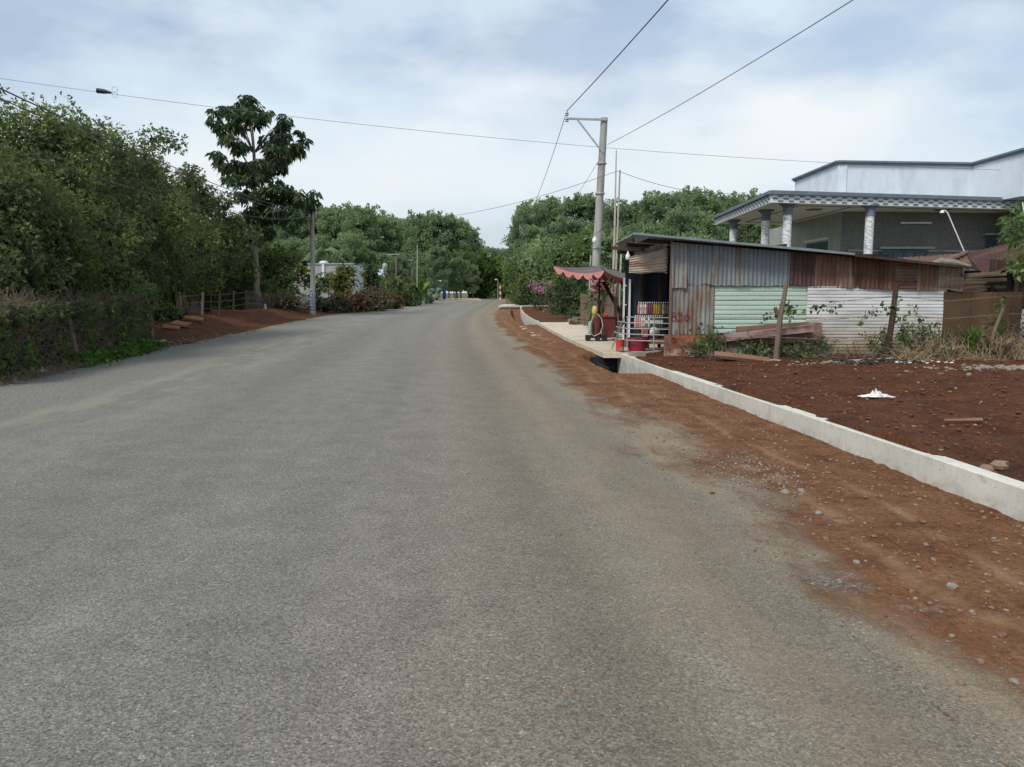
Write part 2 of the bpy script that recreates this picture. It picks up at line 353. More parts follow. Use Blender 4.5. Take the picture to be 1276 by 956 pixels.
M['leaf_dark2'] = leafmat('olive_thicket_leaves', [(.05, (.04, .056, .038)), (.38, (.085, .108, .056)), (.66, (.14, .155, .07)), (.95, (.30, .29, .14))], .4, .9)
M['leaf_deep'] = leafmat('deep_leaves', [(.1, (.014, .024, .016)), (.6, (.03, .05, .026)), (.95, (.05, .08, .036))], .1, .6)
M['leaf_bright'] = leafmat('bright_leaves', [(.1, (.03, .06, .012)), (.5, (.07, .14, .028)), (.95, (.16, .25, .055))], .35, 1.2)
M['leaf_tall'] = leafmat('drooping_leaves', [(.1, (.028, .046, .030)), (.5, (.055, .088, .046)), (.95, (.12, .17, .075))], .28, .8)
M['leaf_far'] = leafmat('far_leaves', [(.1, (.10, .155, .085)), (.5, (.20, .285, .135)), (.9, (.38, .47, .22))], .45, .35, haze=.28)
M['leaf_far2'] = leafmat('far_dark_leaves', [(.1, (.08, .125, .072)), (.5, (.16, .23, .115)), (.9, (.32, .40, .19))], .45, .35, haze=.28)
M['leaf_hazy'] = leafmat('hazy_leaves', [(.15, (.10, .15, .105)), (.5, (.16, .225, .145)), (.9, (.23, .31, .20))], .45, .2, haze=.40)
M['leaf_mid'] = leafmat('mid_leaves', [(.15, (.065, .105, .045)), (.5, (.13, .19, .07)), (.9, (.26, .32, .12))], .4, .5, haze=.03)
M['leaf_lime'] = leafmat('lime_leaves', [(.15, (.06, .11, .022)), (.5, (.12, .19, .04)), (.9, (.22, .30, .08))], .4, .5, haze=.05)
M['leaf_yellow'] = leafmat('yellowish_leaves', [(.15, (.075, .085, .025)), (.5, (.14, .15, .04)), (.9, (.24, .23, .07))], .3, .8)
M['leaf_dead'] = leafmat('dead_leaves', [(.15, (.08, .058, .042)), (.5, (.16, .12, .085)), (.9, (.27, .21, .15))], .2, .8)
M['leaf_deadred'] = leafmat('red_dead_leaves', [(.15, (.13, .05, .035)), (.5, (.22, .10, .07)), (.9, (.32, .18, .13))], .2, .8)
M['twig'] = pm('dry_twigs', (.13, .10, .078), (.25, .20, .155), 9, .95)
M['twig_pale'] = pm('pale_dry_grass', (.22, .17, .10), (.34, .27, .17), 9, .95)
M['petal'] = leafmat('pink_petals', [(.1, (.5, .08, .22)), (.5, (.68, .16, .34)), (.95, (.8, .32, .48))], .35, 2)
M['petal_purple'] = leafmat('purple_petals', [(.1, (.3, .10, .24)), (.5, (.42, .18, .36)), (.95, (.5, .28, .44))], .3, 2, haze=.1)
M['petal_yellow'] = leafmat('yellow_petals', [(.1, (.5, .42, .12)), (.95, (.62, .56, .25))], .3, 2)

# ------------------------------------------------------------------ object helpers
def tag(o, label=None, cat=None, group=None, kind=None):
    if label: o['label'] = label
    if cat: o['category'] = cat
    if group: o['group'] = group
    if kind: o['kind'] = kind
    return o
def thing(name, label, cat, loc, group=None):
    o = bpy.data.objects.new(name, None); col.objects.link(o); o.empty_display_size = .2
    o.location = loc
    return tag(o, label, cat, group)
def copy_tree(o, parent=None):
    c = o.copy(); col.objects.link(c)
    if parent: c.parent = parent
    for ch in [k for k in o.children]: copy_tree(ch, c)
    return c
def worldloc(p):
    v = Vector((0, 0, 0))
    while p is not None: v += p.location; p = p.parent
    return v
class MB:
    def __init__(s): s.v = []; s.f = []
    def add(s, vs, fs):
        o = len(s.v); s.v += [tuple(v) for v in vs]; s.f += [tuple(i+o for i in f) for f in fs]; return s
    def box(s, c, size, rz=0, rx=0, ry=0):
        hx, hy, hz = size[0]/2, size[1]/2, size[2]/2
        from mathutils import Euler
        e = Euler((rx, ry, rz)).to_matrix()
        vs = [Vector(c)+e@Vector((a*hx, b*hy, d*hz)) for a in (-1, 1) for b in (-1, 1) for d in (-1, 1)]
        return s.add(vs, [(0, 1, 3, 2), (4, 6, 7, 5), (0, 4, 5, 1), (2, 3, 7, 6), (0, 2, 6, 4), (1, 5, 7, 3)])
    def beam(s, p0, p1, w, h):
        p0, p1 = Vector(p0), Vector(p1); d = (p1-p0).normalized()
        up = Vector((0, 0, 1)) if abs(d.z) < .95 else Vector((0, 1, 0))
        a = d.cross(up).normalized()*w/2; b = a.cross(d).normalized()*h/2
        vs = [p+i*a+j*b for p in (p0, p1) for i, j in ((-1, -1), (1, -1), (1, 1), (-1, 1))]
        return s.add(vs, [(0, 3, 2, 1), (4, 5, 6, 7), (0, 1, 5, 4), (1, 2, 6, 5), (2, 3, 7, 6), (3, 0, 4, 7)])
    def tube(s, pts, rad, n=6, cap=True):
        pts = [Vector(p) for p in pts]
        if isinstance(rad, (int, float)): rad = [rad]*len(pts)
        vs = []; fs = []
        for i, p in enumerate(pts):
            d = (pts[min(i+1, len(pts)-1)]-pts[max(i-1, 0)]).normalized()
            up = Vector((0, 0, 1)) if abs(d.z) < .9 else Vector((0, 1, 0))
            a = d.cross(up).normalized(); b = a.cross(d)
            for k in range(n):
                t = 2*math.pi*k/n; vs.append(p+(a*math.cos(t)+b*math.sin(t))*rad[i])
        for i in range(len(pts)-1):
            for k in range(n):
                fs.append((i*n+k, i*n+(k+1) % n, (i+1)*n+(k+1) % n, (i+1)*n+k))
        if cap: fs += [tuple(range(n))[::-1], tuple((len(pts)-1)*n+k for k in range(n))]
        return s.add(vs, fs)
    def lathe(s, c, prof, n=12, sy=1.):
        c = Vector(c); vs = []; fs = []
        for r, z in prof:
            for k in range(n):
                t = 2*math.pi*k/n; vs.append(c+Vector((r*math.cos(t), sy*r*math.sin(t), z)))
        for i in range(len(prof)-1):
            for k in range(n): fs.append((i*n+k, i*n+(k+1) % n, (i+1)*n+(k+1) % n, (i+1)*n+k))
        fs += [tuple(range(n))[::-1], tuple((len(prof)-1)*n+k for k in range(n))]
        return s.add(vs, fs)
    def corr(s, x0, x1, b0, b1, t0, t1, y0, y1=None, pitch=.076, amp=.011, vert=True):
        """corrugated sheet standing in a plane facing -Y; ridges vertical or horizontal"""
        y1 = y0 if y1 is None else y1
        W_ = x1-x0; H = max(t0-b0, t1-b1)
        if vert: nu = max(6, int(W_/pitch*6)); nv = 5
        else: nu = 6; nv = max(6, int(H/pitch*10))
        sag = random.uniform(0, 6)
        vs = []; fs = []
        for j in range(nv+1):
            for i in range(nu+1):
                a = i/nu; b = j/nv
                x = x0+W_*a; z = (b0+(b1-b0)*a)*(1-b)+(t0+(t1-t0)*a)*b
                ph = (x-x0)/pitch if vert else (z-b0)/pitch
                wv = math.sin(ph*2*math.pi) if vert else 1.3*max(0, math.cos(ph*2*math.pi))**6
                y = y0+(y1-y0)*a+amp*wv+.018*math.sin(a*5+sag)*math.cos(b*3+sag)+.03*noise.noise(Vector((x*2.2, z*2.2, sag)))
                if vert and j == 0: z += .008*math.sin(i*1.7+sag)+.035*noise.noise(Vector((x*5, sag, 0)))
                if vert and j == nv: z += .0
                vs.append((x, y, z))
        for j in range(nv):
            for i in range(nu):
                k = j*(nu+1)+i; fs.append((k, k+1, k+nu+2, k+nu+1))
        return s.add(vs, fs)
    def rock(s, c, r, flat=.65, n=8):
        c = Vector(c); vs = []; fs = []; o = random.uniform(0, 99); m = 5
        for i in range(m+1):
            th = math.pi*i/m
            for k in range(n):
                t = 2*math.pi*k/n; d = Vector((math.sin(th)*math.cos(t), math.sin(th)*math.sin(t), math.cos(th)*flat))
                vs.append(c+d*r*(1+.55*noise.noise(d*1.6+Vector((o, 0, 0)))))
        for i in range(m):
            for k in range(n): fs.append((i*n+k, (i+1)*n+k, (i+1)*n+(k+1) % n, i*n+(k+1) % n))
        return s.add(vs, fs)
    def build(s, name, mat, parent=None, smooth=False):
        me = bpy.data.meshes.new(name)
        off = worldloc(parent) if parent else Vector((0, 0, 0))
        me.from_pydata([(v[0]-off.x, v[1]-off.y, v[2]-off.z) for v in s.v], [], s.f)
        me.update()
        if smooth:
            me.polygons.foreach_set('use_smooth', [True]*len(me.polygons))
            try: me.set_sharp_from_angle(angle=R(40))
            except Exception: pass
        me.materials.append(mat)
        o = bpy.data.objects.new(name, me); col.objects.link(o)
        if parent: o.parent = parent
        return o
def npmesh(name, V, Fq, mat, parent=None):
    """quads from numpy arrays (local to the parent)"""
    me = bpy.data.meshes.new(name)
    me.vertices.add(len(V)); me.vertices.foreach_set('co', V.astype(np.float32).ravel())
    nq = len(Fq); me.loops.add(nq*4); me.loops.foreach_set('vertex_index', Fq.astype(np.int32).ravel())
    me.polygons.add(nq); me.polygons.foreach_set('loop_start', np.arange(nq, dtype=np.int32)*4)
    me.update(calc_edges=True)
    me.materials.append(mat)
    o = bpy.data.objects.new(name, me); col.objects.link(o)
    if parent: o.parent = parent
    return o
def unit(a): return a/np.maximum(np.linalg.norm(a, axis=1, keepdims=True), 1e-6)
def leaves(name, C, L, mat, parent=None, aspect=.45, droop=.0, spray=4, outw=None, world=True, jit=.3):
    """C: spray centres. each spray is a few leaves fanned round a point"""
    C = np.repeat(np.asarray(C, float), spray, axis=0); n = len(C)
    d = rng.normal(size=(n, 3))
    if outw is not None: d += np.repeat(outw, spray, axis=0)*1.2
    d = unit(d); d[:, 2] -= droop; d = unit(d)
    s = unit(np.cross(d, rng.normal(size=(n, 3))))
    l = L*(1+jit*rng.normal(size=(n, 1))).clip(.4, 1.8)
    w = s*l*aspect*.5
    b = C + d*l*.15
    V = np.stack([b, b+d*l*.45+w, b+d*l, b+d*l*.45-w], 1)
    # a slight fold so that leaves catch light unevenly
    V[:, 2, 2] -= (l[:, 0])*.12
    V = V.reshape(-1, 3)
    if parent and world:
        o = worldloc(parent); V = V-np.array([o.x, o.y, o.z])
    Fq = np.arange(n*4).reshape(-1, 4)
    return npmesh(name, V, Fq, mat, parent)
def clump_pts(clumps, dens):
    """points in each (x,y,z,r): more near the shell, holes left by noise"""
    P = []; O = []
    for x, y, z, r in clumps:
        n = max(4, int(dens*r*r))
        d = unit(rng.normal(size=(n, 3)))
        rr = r*(rng.random((n, 1))**.38)
        rr *= (1+.28*np.sin(d[:, :1]*5+x*3)*np.cos(d[:, 1:2]*4+z*2))
        p = d*rr; p[:, 2] *= .8
        P.append(p+np.array([x, y, z])); O.append(d)
    return np.concatenate(P), np.concatenate(O)
def limbs(mb, root, top, clumps, r0, frac=.7, n=5):
    """trunk and limbs reaching into the clumps"""
    root, top = Vector(root), Vector(top)
    k = 8; pts = []
    for i in range(k+1):
        t = i/k; p = root.lerp(top, t); w = (top-root).length*.018
        pts.append(p+Vector((noise.noise(Vector((t*3, root.x, 1))), noise.noise(Vector((t*3, root.x, 5))), 0))*w*(1 if 0 < i else 0))
    mb.tube(pts, [r0*(1.25 if i == 0 else 1)*(1-.8*i/k) for i in range(k+1)], 8)
    H = (top-root).length
    for c in clumps:
        c0 = Vector(c[:3]); h = max(.25, min(.95, ((c0-root).z-.35*math.hypot(c0.x-root.x, c0.y-root.y))/H))
        a = pts[min(k, int(h*k))]
        mid = a.lerp(c0, .5)+Vector((0, 0, (c0-a).length*.08))
        rr = r0*.42*(1-.7*h)
        mb.tube([a, mid, c0], [rr, rr*.65, rr*.25], n, False)

# ------------------------------------------------------------------ ground, road, drain
def usheet(name, us, ys, zf, mat, kind='structure', skip=None):
    V = []; UVs = []
    for y in ys:
        c = cx(y)
        for u in us:
            x = u+c; V.append((x, y, zf(x, y, u))); UVs.append((u, y))
    nu = len(us); Fq = []
    for j in range(len(ys)-1):
        for i in range(nu-1):
            if skip and skip((us[i]+us[i+1])/2, (ys[j]+ys[j+1])/2): continue
            k = j*nu+i; Fq.append((k, k+1, k+nu+1, k+nu))
    o = npmesh(name, np.array(V), np.array(Fq), mat)
    uvl = o.data.uv_layers.new(name='UVMap')
    li = np.empty(len(o.data.loops), np.int32); o.data.loops.foreach_get('vertex_index', li)
    uvl.data.foreach_set('uv', np.array(UVs, np.float32)[li].ravel())
    o.data.polygons.foreach_set('use_smooth', [True]*len(o.data.polygons))
    o['kind'] = kind
    return o
def fr(a, b, s):
    n = max(1, int(round((b-a)/s))); return [a+(b-a)*i/n for i in range(n+1)]
ysta = fr(-12, 60, 1.)+fr(60, 260, 4.)[1:]+[300, 400, 600, 1000, 2500]
ug = [-2500, -800, -300, -120]+fr(-60, -24, 3)+fr(-23.5, -8, .5)+fr(-6, 2, 2)+[3.1, 4.12]+fr(5, 16, 1)+[20, 26, 34, 45, 60, 120, 300, 800, 2500]
usheet('ground', ug, ysta, lambda x, y, u: (zg(x, y)-.04 if abs(u) < 60 else g(min(y, 260))-.04), M['ground'],
       skip=lambda u, y: 3.1 < u < 4.12 and -12 < y < 64)
usheet('road', fr(-9.2, 2.9, .4), fr(-12, 60, 1.)+fr(60, 260, 4.)[1:], lambda x, y, u: g(y), M['street'])
def ditch(y): return sm(14.9, 15.7, y)*(1-sm(18.0, 18.5, y))+sm(34.6, 37, y)*.55*(1-sm(57, 60, y))
def verge_z(x, y, u):
    z = g(y)-.006+.010*sm(2.2, 2.34, u)
    a = sm(2.35, 3.2, u)
    z += a*(.015+.022*max(-.3, lump(x, y, 1.3))+.012*lump(x, y, 7.5)+.012*lump(x, y, 17))
    z += .10*sm(3.0, 3.6, u)*sm(17.5, 18.6, y)*(1-sm(33, 34, y))
    dm = min(1., ditch(y))*sm(3.3, 3.48, u)
    z = z*(1-dm)+(g(y)-.75)*dm
    return z
usheet('dirt_verge', fr(2.2, 4.06, .04), fr(1.5, 20, .05)+fr(20, 66, .5)[1:]+fr(66, 122, 4)[1:], verge_z, M['street'])
def plot_z(x, y, u):
    z = g(y)+plot_h(x, y)
    a = sm(4.02, 4.5, u); k = .35+.65*a
    e = noise.noise(Vector((y*.9, 1.3, 0)))
    z += k*(.05*lump(x, y, 1.6)+.035*abs(lump(x, y, 5.))+.022*lump(x, y, 11)+.012*lump(x, y, 23))
    z += (1-sm(4.2, 5.0, u))*max(-.03, .045-.045*sm(8, 13, y)+.15*noise.noise(Vector((y*.55, 4.3, 0)))+.05*lump(x, y, 3.5))-(.0 if u > 4.1 else .01)
    return z
usheet('dirt_lot', [4.045]+fr(4.075, 13.6, .06), fr(2., 17.8, .06), lambda x, y, u: (g(y)+.12 if u < 4.05 else plot_z(x, y, u)), M['plot'])
usheet('dirt_strip', fr(4.06, 7.5, .3), fr(33, 66, .5), lambda x, y, u: g(y)+plot_h(x, y)+.02*lump(x, y, 2), M['plot'])
def bank_z(x, y, u): return zg(x, y)+.02+.10*max(0, lump(x, y, .9))+.05*lump(x, y, 3.)*sm(-7.8, -9, u)-.05*sm(-8.0, -7.6, u)
usheet('dirt_bank', fr(-17, -7.7, .15), fr(23, 60, .25), bank_z, M['plot'])
# the road's crumbly left shoulder
usheet('gravel_shoulder', fr(-10.4, -8.6, .15), fr(8, 28, .25), lambda x, y, u: g(y)+.012+.03*lump(x, y, 2.)*sm(-8.6, -9.2, u), M['street'])

# drain wall, exposed far side of the drain
def drain(name, y0, y1, label):
    mb = MB(); vs = []; ys = fr(y0, y1, .5)
    for i, y in enumerate(ys):
        c = cx(y); top = g(y)+(.245-.05*sm(6, 15, y)); w = .13
        for u, z in ((WALL-.0, g(y)-.6), (WALL-.0, top-.008), (WALL+.008, top), (WALL+w, top), (WALL+w, g(y)-.6)):
            vs.append((u+c, y, z))
    fs = []
    for i in range(len(ys)-1):
        for k in range(4): fs.append((i*5+k, i*5+k+1, (i+1)*5+k+1, (i+1)*5+k))
    fs += [(4, 3, 2, 1, 0), tuple((len(ys)-1)*5+k for k in range(5))]
    mb.add(vs, fs)
    o = mb.build(name, M['drain']); tag(o, label, 'drain wall')
    return o
# poured in lengths with open joints
yy = 2.0; k = 0
dw = thing('drain_wall', 'low pale concrete drain wall along the red dirt verge, near the camera', 'drain wall', (cx(8)+WALL, 8, g(8)))
while yy < 18.4:
    y2 = min(yy+2.6, 18.5); o = drain('wall_segment', yy, y2-.008, None)
    for key in ('label', 'category'):
        if key in o: del o[key]
    o.parent = dw; o.location = -dw.location; yy = y2
drain('drain_wall', 33.8, 60, 'far pale concrete drain wall beyond the shop slab, before the hedge')
mb = MB(); mb.box((cx(17.75)+3.72, 17.75, g(17.7)-.22), (.66, .04, .62)); mb.box((cx(17.0)+3.50, 17.0, g(17)-.3), (.03, 1.5, .58), .09); tag(mb.build('ditch_dark_backing', M['dark']), kind='structure')  # dark boxes added in the ditch to stand for shade under the slab
# concrete forecourt slab in front of the shop
def ring(poly, zt, th):
    mb = MB(); n = len(poly)
    top = [(x, y, zt(y)) for x, y in poly]; bot = [(x, y, zt(y)-th) for x, y in poly]
    mb.add(top+bot, [tuple(range(n)), tuple(range(n, 2*n))[::-1]]+[(i, i+n, (i+1) % n+n, (i+1) % n) for i in range(n)]); return mb
def slabz(y): return g(y)+.215
pl = []
for y in fr(17.35, 33, 1.5): pl.append((cx(y)+3.62+.25*sm(20, 33, y), y))
for y in fr(33, 17.35, 1.5)[::1] if False else [33, 30, 27, 24, 21, 19.3, 17.35]: pl.append((cx(y)+(4.68 if y < 18 else (5.4+ .2*(33-y)*.2)), y))
o = ring(pl[::-1], slabz, .11).build('forecourt_slab', M['slab'])
tag(o, 'cream concrete slab bridging the drain in front of the shop', 'slab')
o = ring([(cx(17.4)+4.69, 16.45), (6.5, 16.45), (6.5, 25), (cx(25)+5.9, 25), (cx(19.3)+4.69, 19.3)], lambda y: slabz(y)-.012, .2).build('shop_floor', M['slab'])
o['kind'] = 'structure'
# far pad over the drain
o = ring([(cx(61)+2.3, 60), (cx(61)+6.2, 61), (cx(66)+6.2, 66), (cx(66)+2.6, 66)], lambda y: g(y)+.23, .12).build('driveway_slab', M['concrete'])
tag(o, 'far pale concrete driveway slab across the drain before the striped post', 'slab')
o = ring([Wp(532, 372, 96).xy[:], Wp(600, 372, 96).xy[:], Wp(596, 372, 106).xy[:], Wp(532, 372, 106).xy[:]], lambda y: g(y)+.12, .14).build('driveway_slab', M['slab'])
tag(o, 'pale concrete driveway apron beside the blue gate post', 'slab')

# ------------------------------------------------------------------ utility poles and wires
def arm_pole(px, D, ytop, rb, rt, armpx, lean, name, label, brace=True):
    b = base(px, D); top = Wp(px+lean, ytop, D)
    t = thing(name, label, 'utility pole', b, 'concrete poles with a steel bracket arm')
    mb = MB(); mb.tube([b-Vector((0, 0, .3)), top], [rb, rt], 12); mb.build('pole', M['pole' if D < 60 else 'pole_light'], t, True)
    tip = Wp(armpx, ytop+2, D); s = .035 if D < 60 else .05
    a0 = top-Vector((0, rt+.02, .10)); mb = MB(); mb.beam(a0+Vector((.12, 0, 0)), Vector((tip.x, a0.y, tip.z-.0)), s*2, s*2); mb.build('arm', M['galv'], t)
    mid = a0.lerp(Vector((tip.x, a0.y, tip.z)), .72); low = Vector((top.x-.05, a0.y+.01, top.z-.2-.62*abs(top.x-tip.x)*1.25))
    mb = MB(); mb.beam(mid-Vector((0, 0, .03)), low, s*1.5, s*1.5); mb.build('brace', M['galv'], t)
    mb = MB(); c = Vector((tip.x, a0.y, tip.z))
    for z0 in (-.12, .10): mb.lathe(c+Vector((0, 0, z0)), [(.02, 0), (.075, .02), (.05, .06), (.075, .09), (.03, .14), (.02, .2)], 10)
    mb.build('insulator', M['insul'], t, True)
    return t, top, c+Vector((0, 0, .28)), low
p1, top1, tip1, low1 = arm_pole(738, 30, 147, .175, .13, 706, 15, 'utility_pole', 'tall leaning concrete utility pole with bracket arm behind the pink trimmed canopy')
mb = MB(); q = Wp(741, 298, 29.6)
mb.lathe(q, [(.05, -.16), (.09, -.1), (.09, 0), (.04, .06), (.03, .1)], 10); mb.build('lamp', M['white'], p1, True)
mb = MB()
for zz in (3.2, 6.6, 5.4):
    x = base(738, 30).lerp(top1, zz/8.4); MB().lathe((x.x, 30, x.z), [(.185, -.03), (.19, 0), (.185, .03)], 12).build('steel_band', M['galv'], p1)
p2, top2, tip2, low2 = arm_pole(665.5, 80, 282, .19, .15, 648, -.5, 'utility_pole', 'distant pale concrete utility pole with bracket arm beyond the hedge')

# left pole with blue stencilled marks
bl = base(390, 46); tl = Wp(389, 262, 46)
pl_ = thing('utility_pole', 'plain concrete pole with blue lettering low down, left of the road', 'utility pole', bl)
mb = MB(); mb.tube([bl-Vector((0, 0, .3)), tl], [.16, .12], 12); mb.build('pole', M['pole'], pl_, True)
z0 = Wp(390, 388, 46).z; z1 = Wp(390, 361, 46).z
mb = MB(); mb.lathe((bl.x, 46, 0), [(.163, z0-.1), (.16, z1+.05)], 14); mb.build('painted_band', M['pole_light'], pl_, True)
mb = MB(); nrow = 7
for i in range(nrow):
    zc = z0+(z1-z0)*(i+.5)/nrow; hh = (z1-z0)/nrow*.62
    for a in range(-3, 4):
        if random.random() < .12: continue
        t = -math.pi/2+a*.26; ct, st = math.cos(t), math.sin(t)
        mb.box((bl.x+.167*ct, 46+.167*st, zc+random.uniform(-.2, .2)*hh), (.034, .006, hh*random.uniform(.45, 1.)), t+math.pi/2)
    mb.box((bl.x, 46-.170, zc+hh*.3), (.15, .006, hh*.22))
mb.build('stencil_mark', M['bluepaint'], pl_)
mb = MB(); mb.beam(tl+Vector((-.35, 0, -.15)), tl+Vector((.5, 0, -.4)), .05, .05); mb.lathe(tl+Vector((.05, -.2, -.7)), [(.07, 0), (.09, .1), (.09, .3), (.05, .4)], 10); mb.build('cable_clamp', M['galv'], pl_)

def wire(a, b, sag, r, label, name='overhead_cable', mat='wire', n=24):
    a, b = Vector(a), Vector(b); pts = []
    for i in range(n+1):
        t = i/n; p = a.lerp(b, t); p.z -= sag*4*t*(1-t); pts.append(p)
    o = MB().tube(pts, r, 5).build(name, M[mat], None, True)
    tag(o, label, 'cable'); return o
wire(tip1, (tip1.x+.115*50+.0, -20, tip1.z+.1), .5, .015, 'thick dark cable rising from the bracket arm to the top of the photo')
wire(tip1, tip2, .9, .012, 'cable running down from the near bracket arm towards the distant pole')
a = top1-Vector((-.12, .1, 1.0))
e = Wp(1026, 0, 15.5); dirn = (e-a); wire(a, a+dirn*2.2, .35, .009, 'thin cable from the leaning pole up to the upper right of the photo')
wire(low1+Vector((-.1, 0, -.2)), low2, .8, .008, 'faint thin cable strung below the bracket arms between both poles', mat='wire_far')
A = Wp(-60, 89, 32); B = Wp(1330, 214, 37)
wire(A, B, .75, .008, 'long cable crossing above the road from left tree to the blue house', mat='wire_far', n=40)
t_ = thing('cable_joint', 'small black cable joint box hanging on the long cable, upper left', 'joint box', Wp(129, 113.5, 31.8))
mb = MB(); mb.tube([Wp(121, 113, 31.8), Wp(130, 114.2, 31.8), Wp(139, 115.6, 31.8)], [.10, .09, .03], 8); mb.build('joint_body', M['black'], t_, True)
mb = MB(); c0 = Wp(143, 115, 31.8)
for s in (-1, 1): mb.tube([c0+Vector((.11*math.cos(t*.6)+0, 0, s*.1+.11*math.sin(t*.6))) for t in range(12)], .006, 4)
mb.build('wire_loop', M['wire_far'], t_)
for i, (px, py, lb) in enumerate(((-60, 82, 'uppermost of the three cables from the left pole over the thicket'), (-60, 96, 'middle one of three cables from the left pole over the thicket'), (-60, 164, 'lowest cable from the left pole sagging before the thicket'))):
    wire(tl+Vector((0, -.15, -.1-.12*i)), Wp(px, py, 9.), .35 if i < 2 else .5, .011-.002*i, lb, mat='wire_far')
bam1 = Wp(768, 187, 27); bam2 = Wp(772.5, 212, 27.5)
w1 = Wp(770, 213, 27.2)
wire(w1, Wp(430, 262, 60), 1.1, .009, 'cable sagging from the bamboo masts across the road to the far trees', mat='wire_far')
wire(w1, Wp(930, 240, 33), .3, .009, 'cable from the bamboo masts to the patio roof of the house', mat='wire_far')
wire(Wp(741, 292, 30), Wp(764, 268, 27), .1, .009, 'short cable between the leaning pole and the bamboo masts')
wire(Wp(768, 266, 27), Wp(783, 291, 18), .1, .008, 'short cable dropping from the bamboo mast to the shed roof')
b = base(762, 27); o = MB().tube([b, b.lerp(bam1, .5)+Vector((.02, 0, 0)), bam1], [.05, .04, .018], 6).build('mast', M['bamboo'], None, True); tag(o, 'tallest thin bamboo mast rising beside the shed roof', 'mast')
b = base(765, 27.6); o = MB().tube([b, bam2], [.04, .03], 6).build('mast', M['bamboo'], None, True); tag(o, 'shorter bamboo mast just right of the tallest mast', 'mast')
b = base(733, 30.5); o = MB().tube([b, Wp(736, 318, 30.5)], [.03, .025], 6).build('stake', M['bamboo'], None, True); tag(o, 'short thin stake immediately left of the leaning pole base', 'stake')
b = base(770, 25); o = MB().tube([b, Wp(774, 317, 25)], [.04, .03], 6).build('stake', M['bamboo'], None, True); tag(o, 'short leaning stake under the shed eave beside the masts', 'stake')

# ------------------------------------------------------------------ the tin shop
YF = 16.2
def X_(px, D=YF): return WX(px, D)
def Z_(py, D=YF): return Wp(900, py, D).z
shed = thing('tin_shop', 'patchwork corrugated tin shop with red brick base numbered 820', 'shop', (X_(1000), YF, .25))
def rooft(px): return Z_(301+(px-835)*(331-301)/(1200-835)) - .02
rows = [  # px0 px1 top(None=roof) bottom0 bottom1 vertical material dy label
 (833, 853, None, 359, 359, True, 'tin_grey_rust', -.05), (852, 888, None, 355, 355, True, 'tin_grey', -.03), (887, 931, None, 356, 356, True, 'tin_grey', -.05),
 (930, 981, None, 356, 356, True, 'tin_blue', -.03), (980, 1011, None, 355, 356, True, 'tin_maroon', -.05), (1010, 1060, None, 358, 359, True, 'tin_rust', -.035),
 (1059, 1111, None, 359, 361, True, 'tin_darkrust', -.055), (1110, 1138, None, 360, 361, False, 'tin_rust_h', -.04), (1137, 1164, None, 361, 362, True, 'tin_rust', -.06), (1163, 1196, None, 360, 362, True, 'tin_pale', -.04)]
for a, b, t, b0, b1, vert, mt, dy in rows:
    mb = MB(); mb.corr(X_(a), X_(b), Z_(b0), Z_(b1), rooft(a), rooft(b), YF+dy, pitch=.09 if vert else .07, vert=vert, amp=.014)
    mb.build('wall_sheet', M[mt], shed, True)
low = [(836, 890, 353, 418, True, 'tin_grey_rust', 0, .09), (890, 1006, 356, 416, False, 'mint', .01, .098), (1004, 1174, 357, 442, False, 'white_tin', -.01, .07)]
for a, b, t, bo, vert, mt, dy, pit in low:
    mb = MB(); mb.corr(X_(a), X_(b), Z_(bo), Z_(bo), Z_(t), Z_(t), YF+dy, pitch=pit, vert=vert, amp=.012 if vert else .02)
    mb.build('wall_sheet', M[mt], shed, True)
mb = MB()
for a, b in ((1174, 1208), (1208.6, 1240), (1240.6, 1271)):
    mb.box(((X_(a)+X_(b))/2, YF-.02+random.uniform(0, .02), (Z_(364)+Z_(426))/2), (X_(b)-X_(a), .015, Z_(364)-Z_(426)))
    mb.build('board', M['plywood'], shed); mb = MB()
mb = MB(); mb.corr(X_(1272), X_(1330), Z_(440), Z_(440), Z_(385), Z_(385), YF-.01, pitch=.1, vert=False); mb.build('wall_sheet', M['white_tin'], shed, True)
mb = MB(); mb.box((X_(1253), YF+.02, Z_(374)), (X_(1330)-X_(1176), .02, .3)); mb.box((X_(1295), YF+.6, Z_(350)), (1.2, .02, .9)); mb.build('back_board', M['wood_dark'], shed)
mb = MB(); mb.box((X_(868.5), YF+.06, (Z_(419)+.1)/2+.02), (X_(907)-X_(830), .2, Z_(418)-.1)); mb.build('brick_base', M['brick'], shed)
mb = MB(); mb.box((X_(1085), YF+.12, .3), (X_(1270)-X_(905), .14, .32)); mb.build('footing', M['stone_pale'], shed)
# rust stains in the lower edge
mb = MB(); mb.box((X_(834.5), YF-.02, (Z_(300)+Z_(430))/2), (.045, .05, Z_(300)-Z_(430))); mb.build('corner_post', M['wood'], shed)
